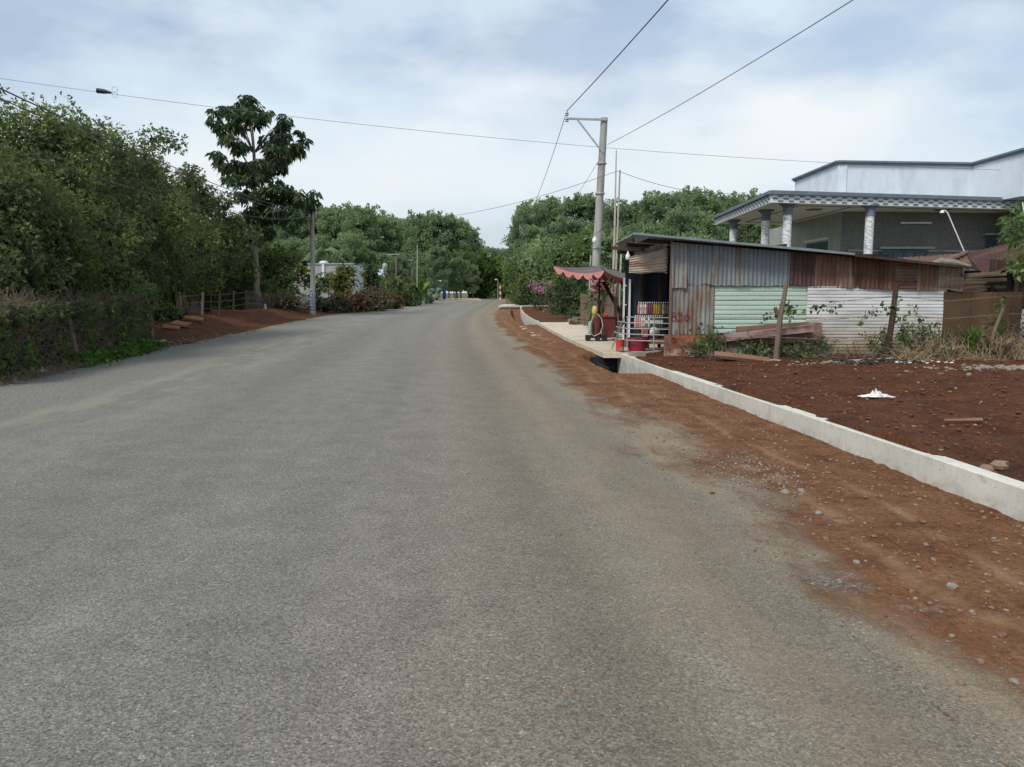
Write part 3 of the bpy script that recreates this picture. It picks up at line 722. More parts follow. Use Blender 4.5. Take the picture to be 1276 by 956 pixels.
# roof: one long sheet, gently falling to the right, wide overhang over the road side
rz0 = Wp(787, 291, 15.8).z; rz1 = Wp(1201, 331, 15.8).z
rx0 = X_(787, 15.8); rx1 = X_(1201, 15.8)
def roofsheet(mb, P00, P10, P01, P11, nu, nv, amp, th=0, along='v', pitch=.09):
    """P00 near-left, P10 near-right, P01 far-left, P11 far-right; corrugation ridges along v"""
    P = [Vector(p) for p in (P00, P10, P01, P11)]; vs = []; fs = []
    for j in range(nv+1):
        for i in range(nu+1):
            a, b = i/nu, j/nv
            p = P[0]*(1-a)*(1-b)+P[1]*a*(1-b)+P[2]*(1-a)*b+P[3]*a*b
            L = (P[1]-P[0]).length*a if along == 'v' else (P[2]-P[0]).length*b
            p.z += amp*math.sin(L/pitch*2*math.pi)+.02*noise.noise(p*.9)
            vs.append(p)
    for j in range(nv):
        for i in range(nu): k = j*(nu+1)+i; fs.append((k, k+1, k+nu+2, k+nu+1))
    mb.add(vs, fs)
fl = Wp(765, 305, 20.6)
mid = .66
def lerp(a, b, t): return a+(b-a)*t
mb = MB(); roofsheet(mb, (rx0, 15.8, rz0), (lerp(rx0, rx1, mid), 15.8, lerp(rz0, rz1, mid)+.03), (fl.x, 20.6, fl.z), (lerp(rx0, rx1, mid), 20.6, lerp(rz0, rz1, mid)+.06), 20, 330, .012, along='u', pitch=.09)
mb.build('roof', M['galv'], shed, True)
mb = MB(); roofsheet(mb, (lerp(rx0, rx1, mid)-.1, 15.82, lerp(rz0, rz1, mid-.015)+.012), (rx1+.12, 15.82, rz1-.03), (lerp(rx0, rx1, mid)-.1, 20.6, lerp(rz0, rz1, mid)), (rx1+.1, 20.6, rz1), 12, 200, .012, along='u')
mb.build('roof', M['tin_darkrust'], shed, True)
# bright flashing along the near roof edge, with the upturned corner
mb = MB(); mb.beam((rx0, 15.78, rz0+.0), (lerp(rx0, rx1, .66), 15.78, lerp(rz0, rz1, .66)+.01), .03, .045)
mb.add([(rx0, 15.77, rz0), (rx0+.42, 15.77, rz0-.045), (rx0+.06, 15.9, rz0-.20)], [(0, 1, 2)])
mb.build('roof_edge', M['tin_blue'], shed)
mb = MB(); mb.beam((lerp(rx0, rx1, .66), 15.8, lerp(rz0, rz1, .66)-.01), (rx1+.12, 15.8, rz1-.045), .02, .05); mb.build('roof_edge', M['wood_dark'], shed)
# rafters & beams under the overhang
mb = MB()
for y in (16.4, 17.8, 19.2, 20.3): mb.beam((lerp(rx0, fl.x, (y-15.8)/4.8)+.06, y, rz0-.08-.012*(y-16)), (X_(835)+2.5, y, rz0-.30-.012*(y-16)), .06, .08)
mb.beam(Wp(763, 309, 20.2), Wp(801, 311, 16.6), .07, .09)
mb.build('rafter', M['wood_dark'], shed)
# hanging patched sheet above the shop opening (side that faces the road)
mb = MB(); vs = []; fs = []; nu, nv = 10, 48
for j in range(nv+1):
    for i in range(nu+1):
        a, b = i/nu, j/nv
        y = 16.25+3.2*a; x = X_(834)-.05-.06*(y-16.2)*.9-.02+(.02*math.sin(b*10*2*math.pi)); z = lerp(Z_(341), Z_(303), b)+.02*math.sin(a*6)+.05*a*(1-b)+(y-16.2)*.012
        vs.append((x-.12*math.sin(b*2.5)*0, y, z))
for j in range(nv):
    for i in range(nu): k = j*(nu+1)+i; fs.append((k, k+1, k+nu+2, k+nu+1))
mb.add(vs, fs); mb.build('side_sheet', M['tin_pale'], shed, True)
mb = MB()
vs = []; fs = []
for j in range(31):
    for i in range(9):
        a, b = i/8, j/30
        vs.append((X_(783, 17)+a*(X_(832.5)-X_(783, 17))*.98, 17.05-a*.75, lerp(Z_(340, 17), Z_(313+7*(1-a), 17), b)+.0+.02*a+.0))
        v = vs[-1]; vs[-1] = (v[0], v[1]+.014*math.sin(b*7*2*math.pi), v[2])
for j in range(30):
    for i in range(8): k = j*9+i; fs.append((k, k+1, k+10, k+9))
mb.add(vs, fs); mb.build('hanging_sheet', M['tin_pale'], shed, True)
# interior
mb = MB(); mb.box((X_(835)+3.2, 20.7, 1.4), (7., .05, 2.4)); mb.box((X_(835)+2.4, 18.5, 1.4), (.04, 4.4, 2.4)); mb.build('dark_inner_wall', M['dark'], shed)
for px, D in ((822, 18.9), (797, 20.2), (790, 20.5)): MB().box((WX(px, D), D, 1.4), (.07, .07, 2.3)).build('post', M['wood_dark'], shed)
mb = MB()
for k, (px, w) in enumerate(((792, .5), (800, .35), (812, .8))): mb.box((WX(px, 20.4), 20.4+.03*k, 1.35), (w, .03, 2.2))
mb.build('curtain', M['darkblue'], shed)
mb = MB(); c = Wp(782.5, 318.5, 16.6); mb.lathe(c, [(.015, .09), (.02, .05), (.05, .0), (.055, -.05), (.03, -.09)], 10); mb.build('light_bulb', M['white'], shed, True)
# 820 painted on the tin
def strokes(pts_list, r, name, mat, parent, y):
    mb = MB()
    for pts in pts_list: mb.tube([(X_(px), y, Z_(py)) for px, py in pts], r, 6)
    return mb.build(name, mat, parent, True)
def oval(cx_, cy, rx, ry, n=14): return [(cx_+rx*math.sin(2*math.pi*i/n), cy-ry*math.cos(2*math.pi*i/n)) for i in range(n+1)]
dg = [oval(839.2, 391.8, 2.0, 2.5), oval(839.4, 397.2, 2.5, 3.0), [(844.4, 391.6), (845.2, 389.7), (847.0, 388.9), (848.8, 390.2), (848.6, 392.6), (846.6, 396.2), (844.2, 399.8), (847, 399.6), (850.2, 399.4)], oval(855.6, 395.8, 3.1, 3.7)]
strokes(dg, .0085, 'painted_number', M['marks'], shed, YF-.017)
strokes([oval(839.5, 423.5, 2.6, 2.8), [(838, 422), (841, 425)]], .01, 'painted_number', M['marks'], shed, YF-.045)
# rust holes
mb = MB()
for px, py, s in ((843, 416, .07), (848, 417, .05), (870, 408, .05), (871, 414, .08), (884, 413, .06), (878, 417, .04)):
    MB().add([(X_(px)-s*.5, YF-.018, Z_(py)-.05), (X_(px)+s*.5, YF-.018, Z_(py)-.05), (X_(px)+s*.1, YF-.018, Z_(py)+s*1.6)], [(0, 1, 2)]).build('rust_stain', M['tin_darkrust'], shed)
# rear lean-to with brown roof
lt = thing('lean_to_roof', 'dark reddish brown tin roof lean-to at the right end of the shop', 'roof', (X_(1240, 18), 18, .3))
mb = MB(); roofsheet(mb, Wp(1228, 345, 16.4), Wp(1400, 292, 16.4), Wp(1203, 316, 21), Wp(1400, 268, 21), 170, 8, .012); mb.build('roof', M['tin_brownroof'], lt, True)
mb = MB(); roofsheet(mb, Wp(1150, 327, 17.2), Wp(1214, 337, 17.0), Wp(1118, 321, 21), Wp(1204, 315.5, 21), 60, 8, .012); mb.build('roof', M['tin_darkrust'], lt, True)
mb = MB(); mb.tube([Wp(1204, 315, 20.8), Wp(1168, 330, 17.1)], .06, 6); mb.build('ridge_cap', M['tin_rust_h'], lt, True)
mb = MB(); mb.beam(Wp(1228, 348, 16.6), Wp(1400, 297, 16.6), .05, .08); mb.beam(Wp(1240, 350, 18), Wp(1400, 312, 18), .05, .08)
for px in (1232, 1262, 1299): mb.box((WX(px, 16.7), 16.7, 1.3), (.08, .08, 2.0))
mb.build('frame', M['wood_dark'], lt)
mb = MB(); mb.box((X_(1285, 20), 20.4, 1.2), (4.0, .04, 1.9)); mb.build('dark_inner_wall', M['dark'], lt)  # dark sheet added to stand for the shade in the roof gap
mb = MB()
for i in range(9): mb.beam(Wp(1192+random.uniform(0, 10), 343+i*3, 16.1+.1*i), Wp(1225+random.uniform(0, 30), 341+i*3+random.uniform(-3, 4), 16.2+.1*i), .03, .06)
o = mb.build('scrap_timber', M['wood'], None); tag(o, 'jumble of scrap timber stuffed under the brown roof gap', 'timber'); o['kind'] = 'stuff'
mb = MB(); mb.tube([Wp(1163, 329, 16.6), Wp(1172, 326, 16.5), Wp(1190, 328, 16.5), Wp(1208, 333, 16.5)], [.06, .08, .075, .05], 8); o = mb.build('rolled_sack', M['stone_pale'], None, True); tag(o, 'rolled grey sack lying on the roof edge of the shop', 'sack')
la = thing('gooseneck_lamp', 'thin leaning rod with curved lamp head above the brown roof', 'lamp', Wp(1203, 317, 20.6))
mb = MB(); mb.tube([Wp(1203, 317, 20.6), Wp(1181, 266, 20.6), Wp(1178, 262.5, 20.6), Wp(1174.5, 262.5, 20.6)], .016, 6); mb.build('rod', M['white'], la, True)
mb = MB(); mb.lathe(Wp(1174, 264, 20.6), [(.015, .04), (.05, 0), (.055, -.03)], 10); mb.build('lamp_head', M['white'], la, True)

# ------------------------------------------------------------------ shop front things
def zs(y): return slabz(y)
rail = thing('steel_barrier', 'pale horizontal-rail steel barrier in front of the bottle table', 'barrier', (WX(805, 17.7), 17.7, zs(17.7)))
ra = Wp(781, 396, 17.7); rb = Wp(837, 400, 17.2)
def rp(t, z): return (lerp(ra.x, rb.x, t), lerp(17.7, 17.2, t), z)
mb = MB()
for i, z in enumerate((1.03, .90, .77, .64, .50)): mb.tube([rp(0, z), rp(1, z)], .014, 6)
mb.build('rail', M['steel'], rail, True)
for t in (.02, .62, .98):
    mb = MB(); mb.tube([rp(t, zs(17.5)), rp(t, 1.05)], .016, 6); mb.build('post', M['steel'], rail, True)
mb = MB(); L = Wp(771, 418, 17.9)
for z in (.50, .64, .77, .9): mb.tube([rp(0, z), (ra.x-.22*(1.1-z)*1.6, 18.6, z)], .014, 6)
mb.tube([(ra.x-.04, 17.8, 1.03), (ra.x-.25, 18.4, zs(18))], .016, 6); mb.build('side_rail', M['steel'], rail, True)
tb = thing('display_table', 'brown display table with raised shelf holding the soft drink bottles', 'table', (WX(815, 18.4), 18.4, zs(18.4)))
tx0, tx1 = WX(796, 18.4), WX(846, 18.4); tz = Wp(800, 408, 18.3).z
mb = MB(); mb.box(((tx0+tx1)/2, 18.35, tz-.02), (tx1-tx0, .5, .04)); mb.build('tabletop', M['wood'], tb)
sh = Wp(800, 391.5, 18.5).z
mb = MB(); mb.box(((tx0+tx1)/2+.1, 18.5, sh-.1), (tx1-tx0-.25, .22, .2)); mb.build('shelf', M['wood_dark'], tb)
for sx in (tx0+.05, tx1-.05):
    for y in (18.15, 18.55): MB().box((sx, y, (tz+zs(18.4))/2-.02), (.04, .04, tz-zs(18.4)-.04)).build('leg', M['wood_dark'], tb)
bcols = {'pink': (.42, .2, .2), 'white': (.5, .52, .5), 'purple': (.2, .06, .10), 'yellow': (.45, .30, .06), 'green': (.05, .13, .09), 'olive': (.18, .17, .07), 'rose': (.45, .28, .28)}
for k, c in bcols.items(): M['b_'+k] = pm('bottle_'+k, c, tuple(min(.9, x*1.25) for x in c), 12, .25)
def bottle(x, y, z, c, capc, label):
    t = thing('bottle', label, 'bottle', (x, y, z), 'soft drink bottles on the display table')
    MB().lathe((x, y, z), [(.028, 0), (.033, .015), (.033, .09), (.031, .12), (.033, .17), (.026, .215), (.012, .25), (.012, .265)], 10).build('bottle_body', M['b_'+c], t, True)
    MB().lathe((x, y, z+.1), [(.0345, 0), (.0345, .07)], 10).build('wrapper', M['b_rose' if c == 'white' else ('white' if c in ('green',) else 'b_'+c)], t, True)
    MB().lathe((x, y, z+.265), [(.015, 0), (.015, .025)], 8).build('cap', M[capc], t, True)
top = ['pink', 'white', 'rose', 'white', 'purple', 'purple', 'purple', 'yellow', 'yellow', 'yellow', 'olive', 'white', 'olive', 'olive']
botr = ['rose', 'pink', 'rose', 'white', 'white', 'green', 'white', 'green', 'green', 'green', 'green', 'green', 'green']
ordn = ['first', 'second', 'third', 'fourth', 'fifth', 'sixth', 'seventh', 'eighth', 'ninth', 'tenth', 'eleventh', 'twelfth', 'thirteenth', 'fourteenth']
for i, c in enumerate(top): bottle(WX(795.5+2.75*i, 18.5), 18.46, sh, c, 'white', '%s drink bottle, %s from the left in the raised back row' % (c, ordn[i]))
for i, c in enumerate(botr): bottle(WX(789+2.75*i+3, 18.2), 18.2, tz, c, 'white', '%s drink bottle, %s from the left in the lower front row' % (c, ordn[i]))
def bucket(px, D, r, h, mat, label, cat='bucket'):
    x = WX(px, D); t = thing('bucket' if cat == 'bucket' else 'basin', label, cat, (x, D, zs(D)))
    MB().lathe((x, D, zs(D)), [(r*.8, 0), (r, h), (r*.93, h), (r*.75, .03)], 16).build('shell', M[mat], t, True)
    MB().lathe((x, D, zs(D)+h-.02), [(r*1.04, 0), (r*1.04, .025), (r*.95, .025)], 16).build('rim', M[mat], t, True)
    return t
bucket(773, 17.75, .105, .27, 'redp', 'tall red plastic bucket at the left foot of the steel barrier')
bucket(793, 17.95, .27, .30, 'maroonp', 'large maroon plastic basin behind the steel barrier', 'basin')
bucket(783, 18.1, .12, .25, 'stone_pale', 'small grey plastic bucket between the red bucket and maroon basin')
for px, mt, lb in ((775, 'stone_brown', 'small brown clay pot at the corner of the slab beside the red bucket'), (781, 'log_pale', 'small cream clay pot at the barrier foot')):
    x = WX(px, 17.55); o = MB().lathe((x, 17.55, zs(17.5)), [(.035, 0), (.07, .04), (.06, .09), (.03, .12)], 12).build('clay_pot', M[mt], None, True); tag(o, lb, 'pot')
o = MB().box((WX(812, 18.15), 18.1, zs(18)+.22), (.75, .2, .12)).box((WX(800, 18.15), 18.05, zs(18)+.1), (.3, .2, .1)).build('crate', M['orange_slab']); tag(o, 'orange brown crate under the display table', 'crate')
o = MB().box((WX(803, 18.1), 18.05, zs(18)+.47), (.12, .1, .22), .3).rock((WX(804, 18), 18., zs(18)+.35), .07).build('plastic_bag', M['pinkp'], None, True); tag(o, 'crumpled pink bag hanging beneath the bottles', 'bag')
o = MB().rock((WX(815, 18), 18.0, zs(18)+.45), .11, 1.).build('water_jug', M['white'], None, True); tag(o, 'round white water jug under the display table', 'jug')
o = MB().beam(Wp(764, 419, 18.9), Wp(776, 402, 18.9), .5, .03).build('sign_board', M['black']); tag(o, 'dark board leaning against the left end of the barrier', 'board')

# parasol
ps = thing('parasol', 'square dark cloth parasol with pink scalloped edging over the fuel pump', 'parasol', (WX(745, 22), 22, zs(22)))
Cn = [Wp(690, 331.5, 22.2), Wp(752.5, 337, 20.8), Wp(806, 345, 22.0), Wp(748, 341, 23.4)]
pk = Wp(748, 331, 22.1)
nn = 12
mb = MB()
edges = []
for s in range(4):
    a, b = Cn[s], Cn[(s+1) % 4]; e = []
    for i in range(nn+1):
        t = i/nn; p = a.lerp(b, t); p.z -= .14*4*t*(1-t); e.append(p)
    edges.append(e)
    for j in range(4):
        r0 = j/4; r1 = (j+1)/4
        for i in range(nn):
            q = [pk.lerp(e[i], r0), pk.lerp(e[i+1], r0), pk.lerp(e[i+1], r1), pk.lerp(e[i], r1)]
            for k_, rr in enumerate((r0, r0, r1, r1)): q[k_].z -= .05*math.sin(rr*math.pi)
            mb.add(q, [(0, 1, 2, 3)])
mb.build('canopy', M['cloth_dark'], ps, True)
for s in range(4):
    mb = MB(); e = edges[s]; ns = 5
    for k in range(ns*6):
        t0, t1 = k/(ns*6), (k+1)/(ns*6)
        def pt(t):
            x = t*nn; i = min(nn-1, int(x)); return e[i].lerp(e[i+1], x-i)
        def dp(t): return .045+.13*abs(math.sin(t*ns*math.pi))
        a, b = pt(t0), pt(t1)
        mb.add([a, b, b-Vector((0, 0, dp(t1))), a-Vector((0, 0, dp(t0)))], [(0, 1, 2, 3)])
    mb.build('valance', M['cloth_pink' if s in (0, 3) else 'cloth_pink_shaded'], ps)
mb = MB(); pb = Vector((WX(745, 22), 22, zs(22))); mb.tube([pb, pk-Vector((0, 0, .02))], .022, 8); mb.build('pole', M['wood_dark'], ps, True)
mb = MB()
for c in Cn: mb.tube([pk-Vector((0, 0, .03)), c], .01, 5)
hub = pb.lerp(pk, .72)
for c in Cn: mb.tube([hub, pk.lerp(c, .5)-Vector((0, 0, .06))], .009, 5)
mb.build('rib', M['wood_dark'], ps)

# hand fuel pump on a cart
fx = WX(744, 21.5); fy = 21.5; z0 = zs(21.5)
fp = thing('fuel_pump', 'dark red roadside hand fuel pump with looped hose and green gauge', 'fuel pump', (fx, fy, z0))
MB().box((fx-.03, fy, z0+.12), (.56, .35, .08)).build('chassis', M['black'], fp)
for dx in (-.27, .0, .19):
    m_ = MB(); m_.tube([(fx+dx, fy-.24, z0+.075), (fx+dx, fy-.17, z0+.075)], .075, 14); m_.build('wheel', M['black'], fp, True)
MB().lathe((fx-.02, fy, z0+.16), [(.14, 0), (.14, .52), (.11, .58), (.05, .62)], 14).build('drum', M['maroon'], fp, True)
MB().lathe((fx+.06, fy+.05, z0+.7), [(.03, -.06), (.035, .3), (.06, .34), (.06, .42), (.02, .45)], 10).build('pump_column', M['black'], fp, True)
MB().lathe((fx-.07, fy-.03, z0+.72), [(.05, 0), (.08, .05), (.085, .14), (.06, .22), (.03, .25)], 12).build('funnel', M['yellowp'], fp, True)
MB().lathe((fx-.2, fy-.12, z0+.2), [(.06, 0), (.062, .3), (.05, .34), (.02, .36)], 12).build('gauge', M['greenp'], fp, True)
m_ = MB()
for k in range(5): m_.lathe((fx-.2, fy-.12, z0+.24+.055*k), [(.064, 0), (.064, .012)], 12)
m_.build('gauge_scale', M['white'], fp)
m_ = MB(); m_.tube([(fx-.12, fy-.2, z0+.72), (fx-.2, fy-.22, z0+.5), (fx-.22, fy-.22, z0+.25), (fx-.1, fy-.22, z0+.14), (fx+.06, fy-.22, z0+.22), (fx+.14, fy-.22, z0+.42), (fx+.1, fy-.2, z0+.62), (fx+.0, fy-.15, z0+.75)], .014, 6); m_.build('hose', M['hose'], fp, True)
cb = thing('metal_cabinet', 'maroon metal cabinet standing on legs right of the fuel pump', 'cabinet', (fx+.33, fy+.1, z0))
MB().box((fx+.33, fy+.1, z0+.37), (.34, .34, .56)).build('cabinet_body', M['maroon'], cb)
MB().box((fx+.36, fy+.1, z0+.665), (.46, .4, .025)).build('cabinet_top', M['maroon'], cb)
for dx in (-.15, .15):
    for dy in (-.15, .15): MB().box((fx+.33+dx, fy+.1+dy, z0+.045), (.025, .025, .09)).build('leg', M['maroon'], cb)
o = MB().lathe((fx+.24, fy+.05, z0+.68), [(.06, 0), (.065, .05), (.03, .08), (.028, .1)], 10).build('plastic_can', M['redp'], None, True); tag(o, 'small red plastic can on top of the maroon cabinet', 'can')

# wooden picket fence & white steel frames beside the shop
def fence_run(name, label, p0, p1, n, h0, h1, mat, wpk, rails, cat='fence', railmat=None, th=.02):
    t = thing(name, label, cat, (p0[0], p0[1], zs(p0[1])))
    for i in range(n):
        a = i/(n-1); x = lerp(p0[0], p1[0], a); y = lerp(p0[1], p1[1], a); z = zs(y)
        MB().box((x, y, z+h0/2+h1/2), (wpk, th, h1-h0+random.uniform(-.03, .03)), random.uniform(-.03, .03)).build('picket', M[mat], t)
    for rz_ in rails:
        MB().beam((p0[0], p0[1]-.03, zs(p0[1])+rz_), (p1[0], p1[1]-.03, zs(p1[1])+rz_), .03, .05).build('rail', M[railmat or mat], t)
    return t
fence_run('picket_fence', 'grey weathered wooden picket fence behind the fuel pump', (WX(723.5, 29), 29), (WX(764, 24.5), 24.5), 24, .1, 1.25, 'wood', .05, (.35, .95))
gt = thing('steel_gate', 'pair of tall white steel posts with crossbars beside the shop opening', 'gate', (WX(772, 21), 21, zs(21)))
for px, D, yt in ((763.5, 22.5, 347), (770, 22, 345), (777, 20.6, 346), (784, 20.3, 348)):
    x = WX(px, D); MB().box((x, D, (Wp(px, yt, D).z+zs(D))/2), (.045, .045, Wp(px, yt, D).z-zs(D))).build('post', M['white'], gt)
for px0, px1, py, D in ((777, 784, 380, 20.45), (764, 770, 376, 22.2), (777, 784, 356, 20.45)):
    MB().beam(Wp(px0, py, D), Wp(px1, py, D), .03, .03).build('rail', M['white'], gt)
o = MB().beam(Wp(752, 352, 22.8), Wp(776, 395, 21.6), .09, .06).build('leaning_timber', M['wood_dark']); tag(o, 'dark timber leaning diagonally against the white steel posts', 'timber')
o = MB().box((WX(767, 21.8), 21.8, zs(21.8)+.6), (.09, .09, 1.2)).build('timber_post', M['wood']); tag(o, 'brown timber post at the foot of the white steel posts', 'post')
ch = thing('plastic_chair', 'dark red plastic chair behind the white steel posts', 'chair', (WX(772, 23), 23, zs(23)))
x = WX(772, 23); z0 = zs(23)
MB().box((x, 23, z0+.43), (.42, .42, .04)).build('seat', M['maroonp'], ch); MB().box((x, 23.2, z0+.68), (.42, .04, .4), 0, .12).build('backrest', M['maroonp'], ch)
for dx in (-.18, .18):
    for dy in (-.18, .18): MB().box((x+dx, 23+dy, z0+.21), (.04, .04, .42)).build('leg', M['maroonp'], ch)
for i in range(7):
    px = 713+random.uniform(0, 10); D = 31+random.uniform(-.3, .3)
    MB_ = MB().box((WX(px, D), D, zs(D)+.06+.07*(i//2)), (.35, .2, .07), random.uniform(-.6, .6))
    o = MB_.build('concrete_block', M['stone_pale']); tag(o, 'broken pale concrete block in the small pile left of the picket fence', 'block', 'broken blocks piled by the picket fence')
o = MB().box((cx(16.6)+4.22, 16.8, g(16.6)+.24), (.32, .22, .1), .2).build('brick', M['log_pale']); tag(o, 'loose cream brick on the drain wall end beside the slab', 'brick')
for i in range(14):
    D = random.uniform(22, 33); u_ = 3.1+random.uniform(0, .4); r = random.uniform(.06, .15)
    o = MB().rock((cx(D)+u_, D, g(D)+.03), r, .4).build('broken_concrete', M['log_pale'])
    tag(o, 'broken concrete lump along the road edge of the cream slab', 'concrete lump', 'broken concrete lumps along the slab edge')

# ------------------------------------------------------------------ blue-grey house
hs = thing('house', 'pale blue flat-roofed house with marble columned patio behind the tin shop', 'house', (16, 38, .6))
HZ = .4
def prism(poly, z0, z1):
    n = len(poly); mb = MB(); mb.add([(x, y, z0) for x, y in poly]+[(x, y, z1) for x, y in poly], [tuple(range(n))[::-1], tuple(range(n, 2*n))]+[(i, (i+1) % n, (i+1) % n+n, i+n) for i in range(n)]); return mb
c1 = Wp(962, 238, 34); zt = c1.z; c2 = (11.75, 45.2); c0 = (c1.x, 34.); c3 = Wp(1276, 247, 36.8); c3 = (c3.x+1.2, 37.05)
zb = zt-.50
prism([c0, c3, (c3[0], 46), (c2[0], 45.2)], zb+.06, zb+.10).build('soffit', M['soffit'], hs)
def fascia(a, b, zo=0):
    a, b = Vector((a[0], a[1], 0)), Vector((b[0], b[1], 0)); d = (b-a); L = d.length; d.normalize(); nrm = Vector((d.y, -d.x, 0))
    ang = math.atan2(d.y, d.x)
    MB().box(((a+b)/2)[:2]+(zb+.19,) if False else ((a.x+b.x)/2, (a.y+b.y)/2, zb+.175), (L, .12, .35), ang).build('fascia', M['checkw'], hs)
    mb = MB(); k = 0; w = .26
    for row in range(3):
        s = 0 if row % 2 else w
        while s < L-w:
            p = a+d*(s+w/2)+nrm*.065; mb.box((p.x, p.y, zb+.075+.105*row), (w*.95, .02, .065), ang); s += 2*w
    mb.build('fascia_pattern', M['checkd'], hs)
    mb = MB(); mb.box(((a.x+b.x)/2+nrm.x*.06, (a.y+b.y)/2+nrm.y*.06, zb+.40), (L+.2, .26, .10), ang); mb.box(((a.x+b.x)/2+nrm.x*.02, (a.y+b.y)/2+nrm.y*.02, zb+.485), (L+.12, .2, .07), ang); mb.build('cornice', M['trim'], hs)
fascia(c0, c3); fascia(c2, c0)
prism([c0, c3, (c3[0], 46), (c2[0], 45.2)], zb+.36, zb+.40).build('patio_roof', M['farwall'], hs)
# soffit mouldings
mb = MB()
for a, b in (((13., 35.6), (24, 37.9)), ((13., 35.6), (13.1, 44)), ((13.1, 44), (15.8, 44)), ((15.6, 36.2), (15.6, 44))): mb.beam((a[0], a[1], zb+.055), (b[0], b[1], zb+.055), .1, .03)
for x, y in ((14.3, 37.2), (20.5, 37.4)): mb.lathe((x, y, zb+.02), [(.35, 0), (.4, .04)], 16)
mb.build('soffit_moulding', M['trim'], hs)
for px, D in ((976, 34.7), (949.5, 37.5), (910, 42.6), (1077, 35.3), (1272, 37.)):
    x = WX(px, D); cl = zb+.05
    o = MB().lathe((x, D, .5), [(.2, 0), (.19, cl-.5-.5)], 20).build('column', M['marble'], hs, True)
    MB().lathe((x, D, cl-.5), [(.22, 0), (.22, .07), (.21, .08), (.21, .33), (.27, .38), (.3, .42), (.38, .44), (.38, .5)], 20).build('capital', M['trim'], o, True)
# body
wx, wy = 16.1, 38.2
prism([(wx, wy), (24.2, 39.0), (24.2, 50), (wx, 50)], .3, zb+.05).build('wall', M['darkstone'], hs)
prism([(wx-.02, wy+.05), (wx+.01, wy+.05), (wx+.01, 50), (wx-.02, 50)], .3, zb+.04).build('side_wall', M['palegreen'], hs)
prism([(24.1, 35.9), (34, 36.6), (34, 50), (24.1, 50)], .3, zb+.05).build('wall', M['darkstone'], hs)
# windows
def window(x0, x1, z0, z1, y, nb, shade=True):
    f = MB()
    w = .07
    f.box(((x0+x1)/2, y-.04, z1), (x1-x0+w, .08, w)); f.box(((x0+x1)/2, y-.04, z0), (x1-x0+w, .08, w))
    for i in range(nb+1): f.box((lerp(x0, x1, i/nb), y-.04, (z0+z1)/2), (w*.7, .07, z1-z0-w))
    o = f.build('window', M['blueframe'], hs)
    MB().box(((x0+x1)/2, y-.015, (z0+z1)/2), (x1-x0, .02, z1-z0)).build('pane', M['glass'], o)
    if shade: MB().box(((x0+x1)/2, y-.15, z1+.16), (x1-x0+.5, .36, .1)).build('lintel', M['farwall'], o)
window(WX(1098, 38), WX(1153, 38), 2.2, Wp(1100, 313, 38).z, 38.3, 4)
window(WX(1226, 38.6), WX(1254, 38.6), 2.6, Wp(1240, 296, 38.6).z, 38.9, 2)
mb = MB(); mb.beam((wx+.3, wy-.06, Wp(1060, 312, 38).z), (24, 38.88, Wp(1060, 312, 38).z), .06, .1); mb.build('string_course', M['farwall'], hs)
mb = MB(); mb.box((WX(1140, 37.9), 38.35, Wp(1140, 277.5, 38.2).z), (1.5, .1, .08)); mb.build('strip_light', M['white'], hs)
f = MB(); zc = Wp(1010, 307, 40).z
f.box((wx-.06, 41.2, Wp(1010, 299, 41).z), (.1, 3.2, .12)); o = f.build('window', M['checkw'], hs)
MB().box((wx-.035, 41.2, zc-.25), (.03, 2.8, 1.0)).build('pane', M['glass'], o)
# upper storey parapets
ux0 = Wp(1045, 200, 38.3); uz = ux0.z
prism([(ux0.x, 38.3), (Wp(1213, 203, 38.9).x, 38.9), (Wp(1213, 203, 38.9).x, 49), (ux0.x+.05, 44.2)], zb+.40, uz-.12).build('upper_wall', M['housewall'], hs)
ux2 = Wp(1213, 203, 38.9).x
uz2 = uz
prism([(ux2-.03, 35.0), (34, 35.6), (34, 49), (ux2-.03, 49)], zb+.40, uz-.12).build('upper_wall', M['housewall'], hs)
def coping(pts, z):
    mb = MB()
    for a, b in zip(pts[:-1], pts[1:]):
        a, b = Vector((*a, z)), Vector((*b, z)); d = (b-a).normalized()
        mb.beam(a-d*.08, b+d*.08, .34, .09); mb.beam(a-Vector((0, 0, .085))-d*.03, b-Vector((0, 0, .085))+d*.03, .22, .08)
    mb.build('coping', M['trim'], hs)
coping([(ux0.x+.05, 44.2), (ux0.x, 38.3), (ux2, 38.9)], uz-.06); coping([(ux2, 38.75), (ux2-.03, 35.0), (34, 35.6)], uz-.055)
mb = MB(); mb.box((ux0.x+.22, 38.285, (zb+.4+uz-.2)/2), (.4, .03, uz-.2-zb-.4)); mb.build('pilaster', M['housewall'], hs)
prism([(c1.x+.3, 34.4), (26, 36.8), (34, 50), (12.1, 50)], .25, .5).build('plinth', M['farwall'], hs)

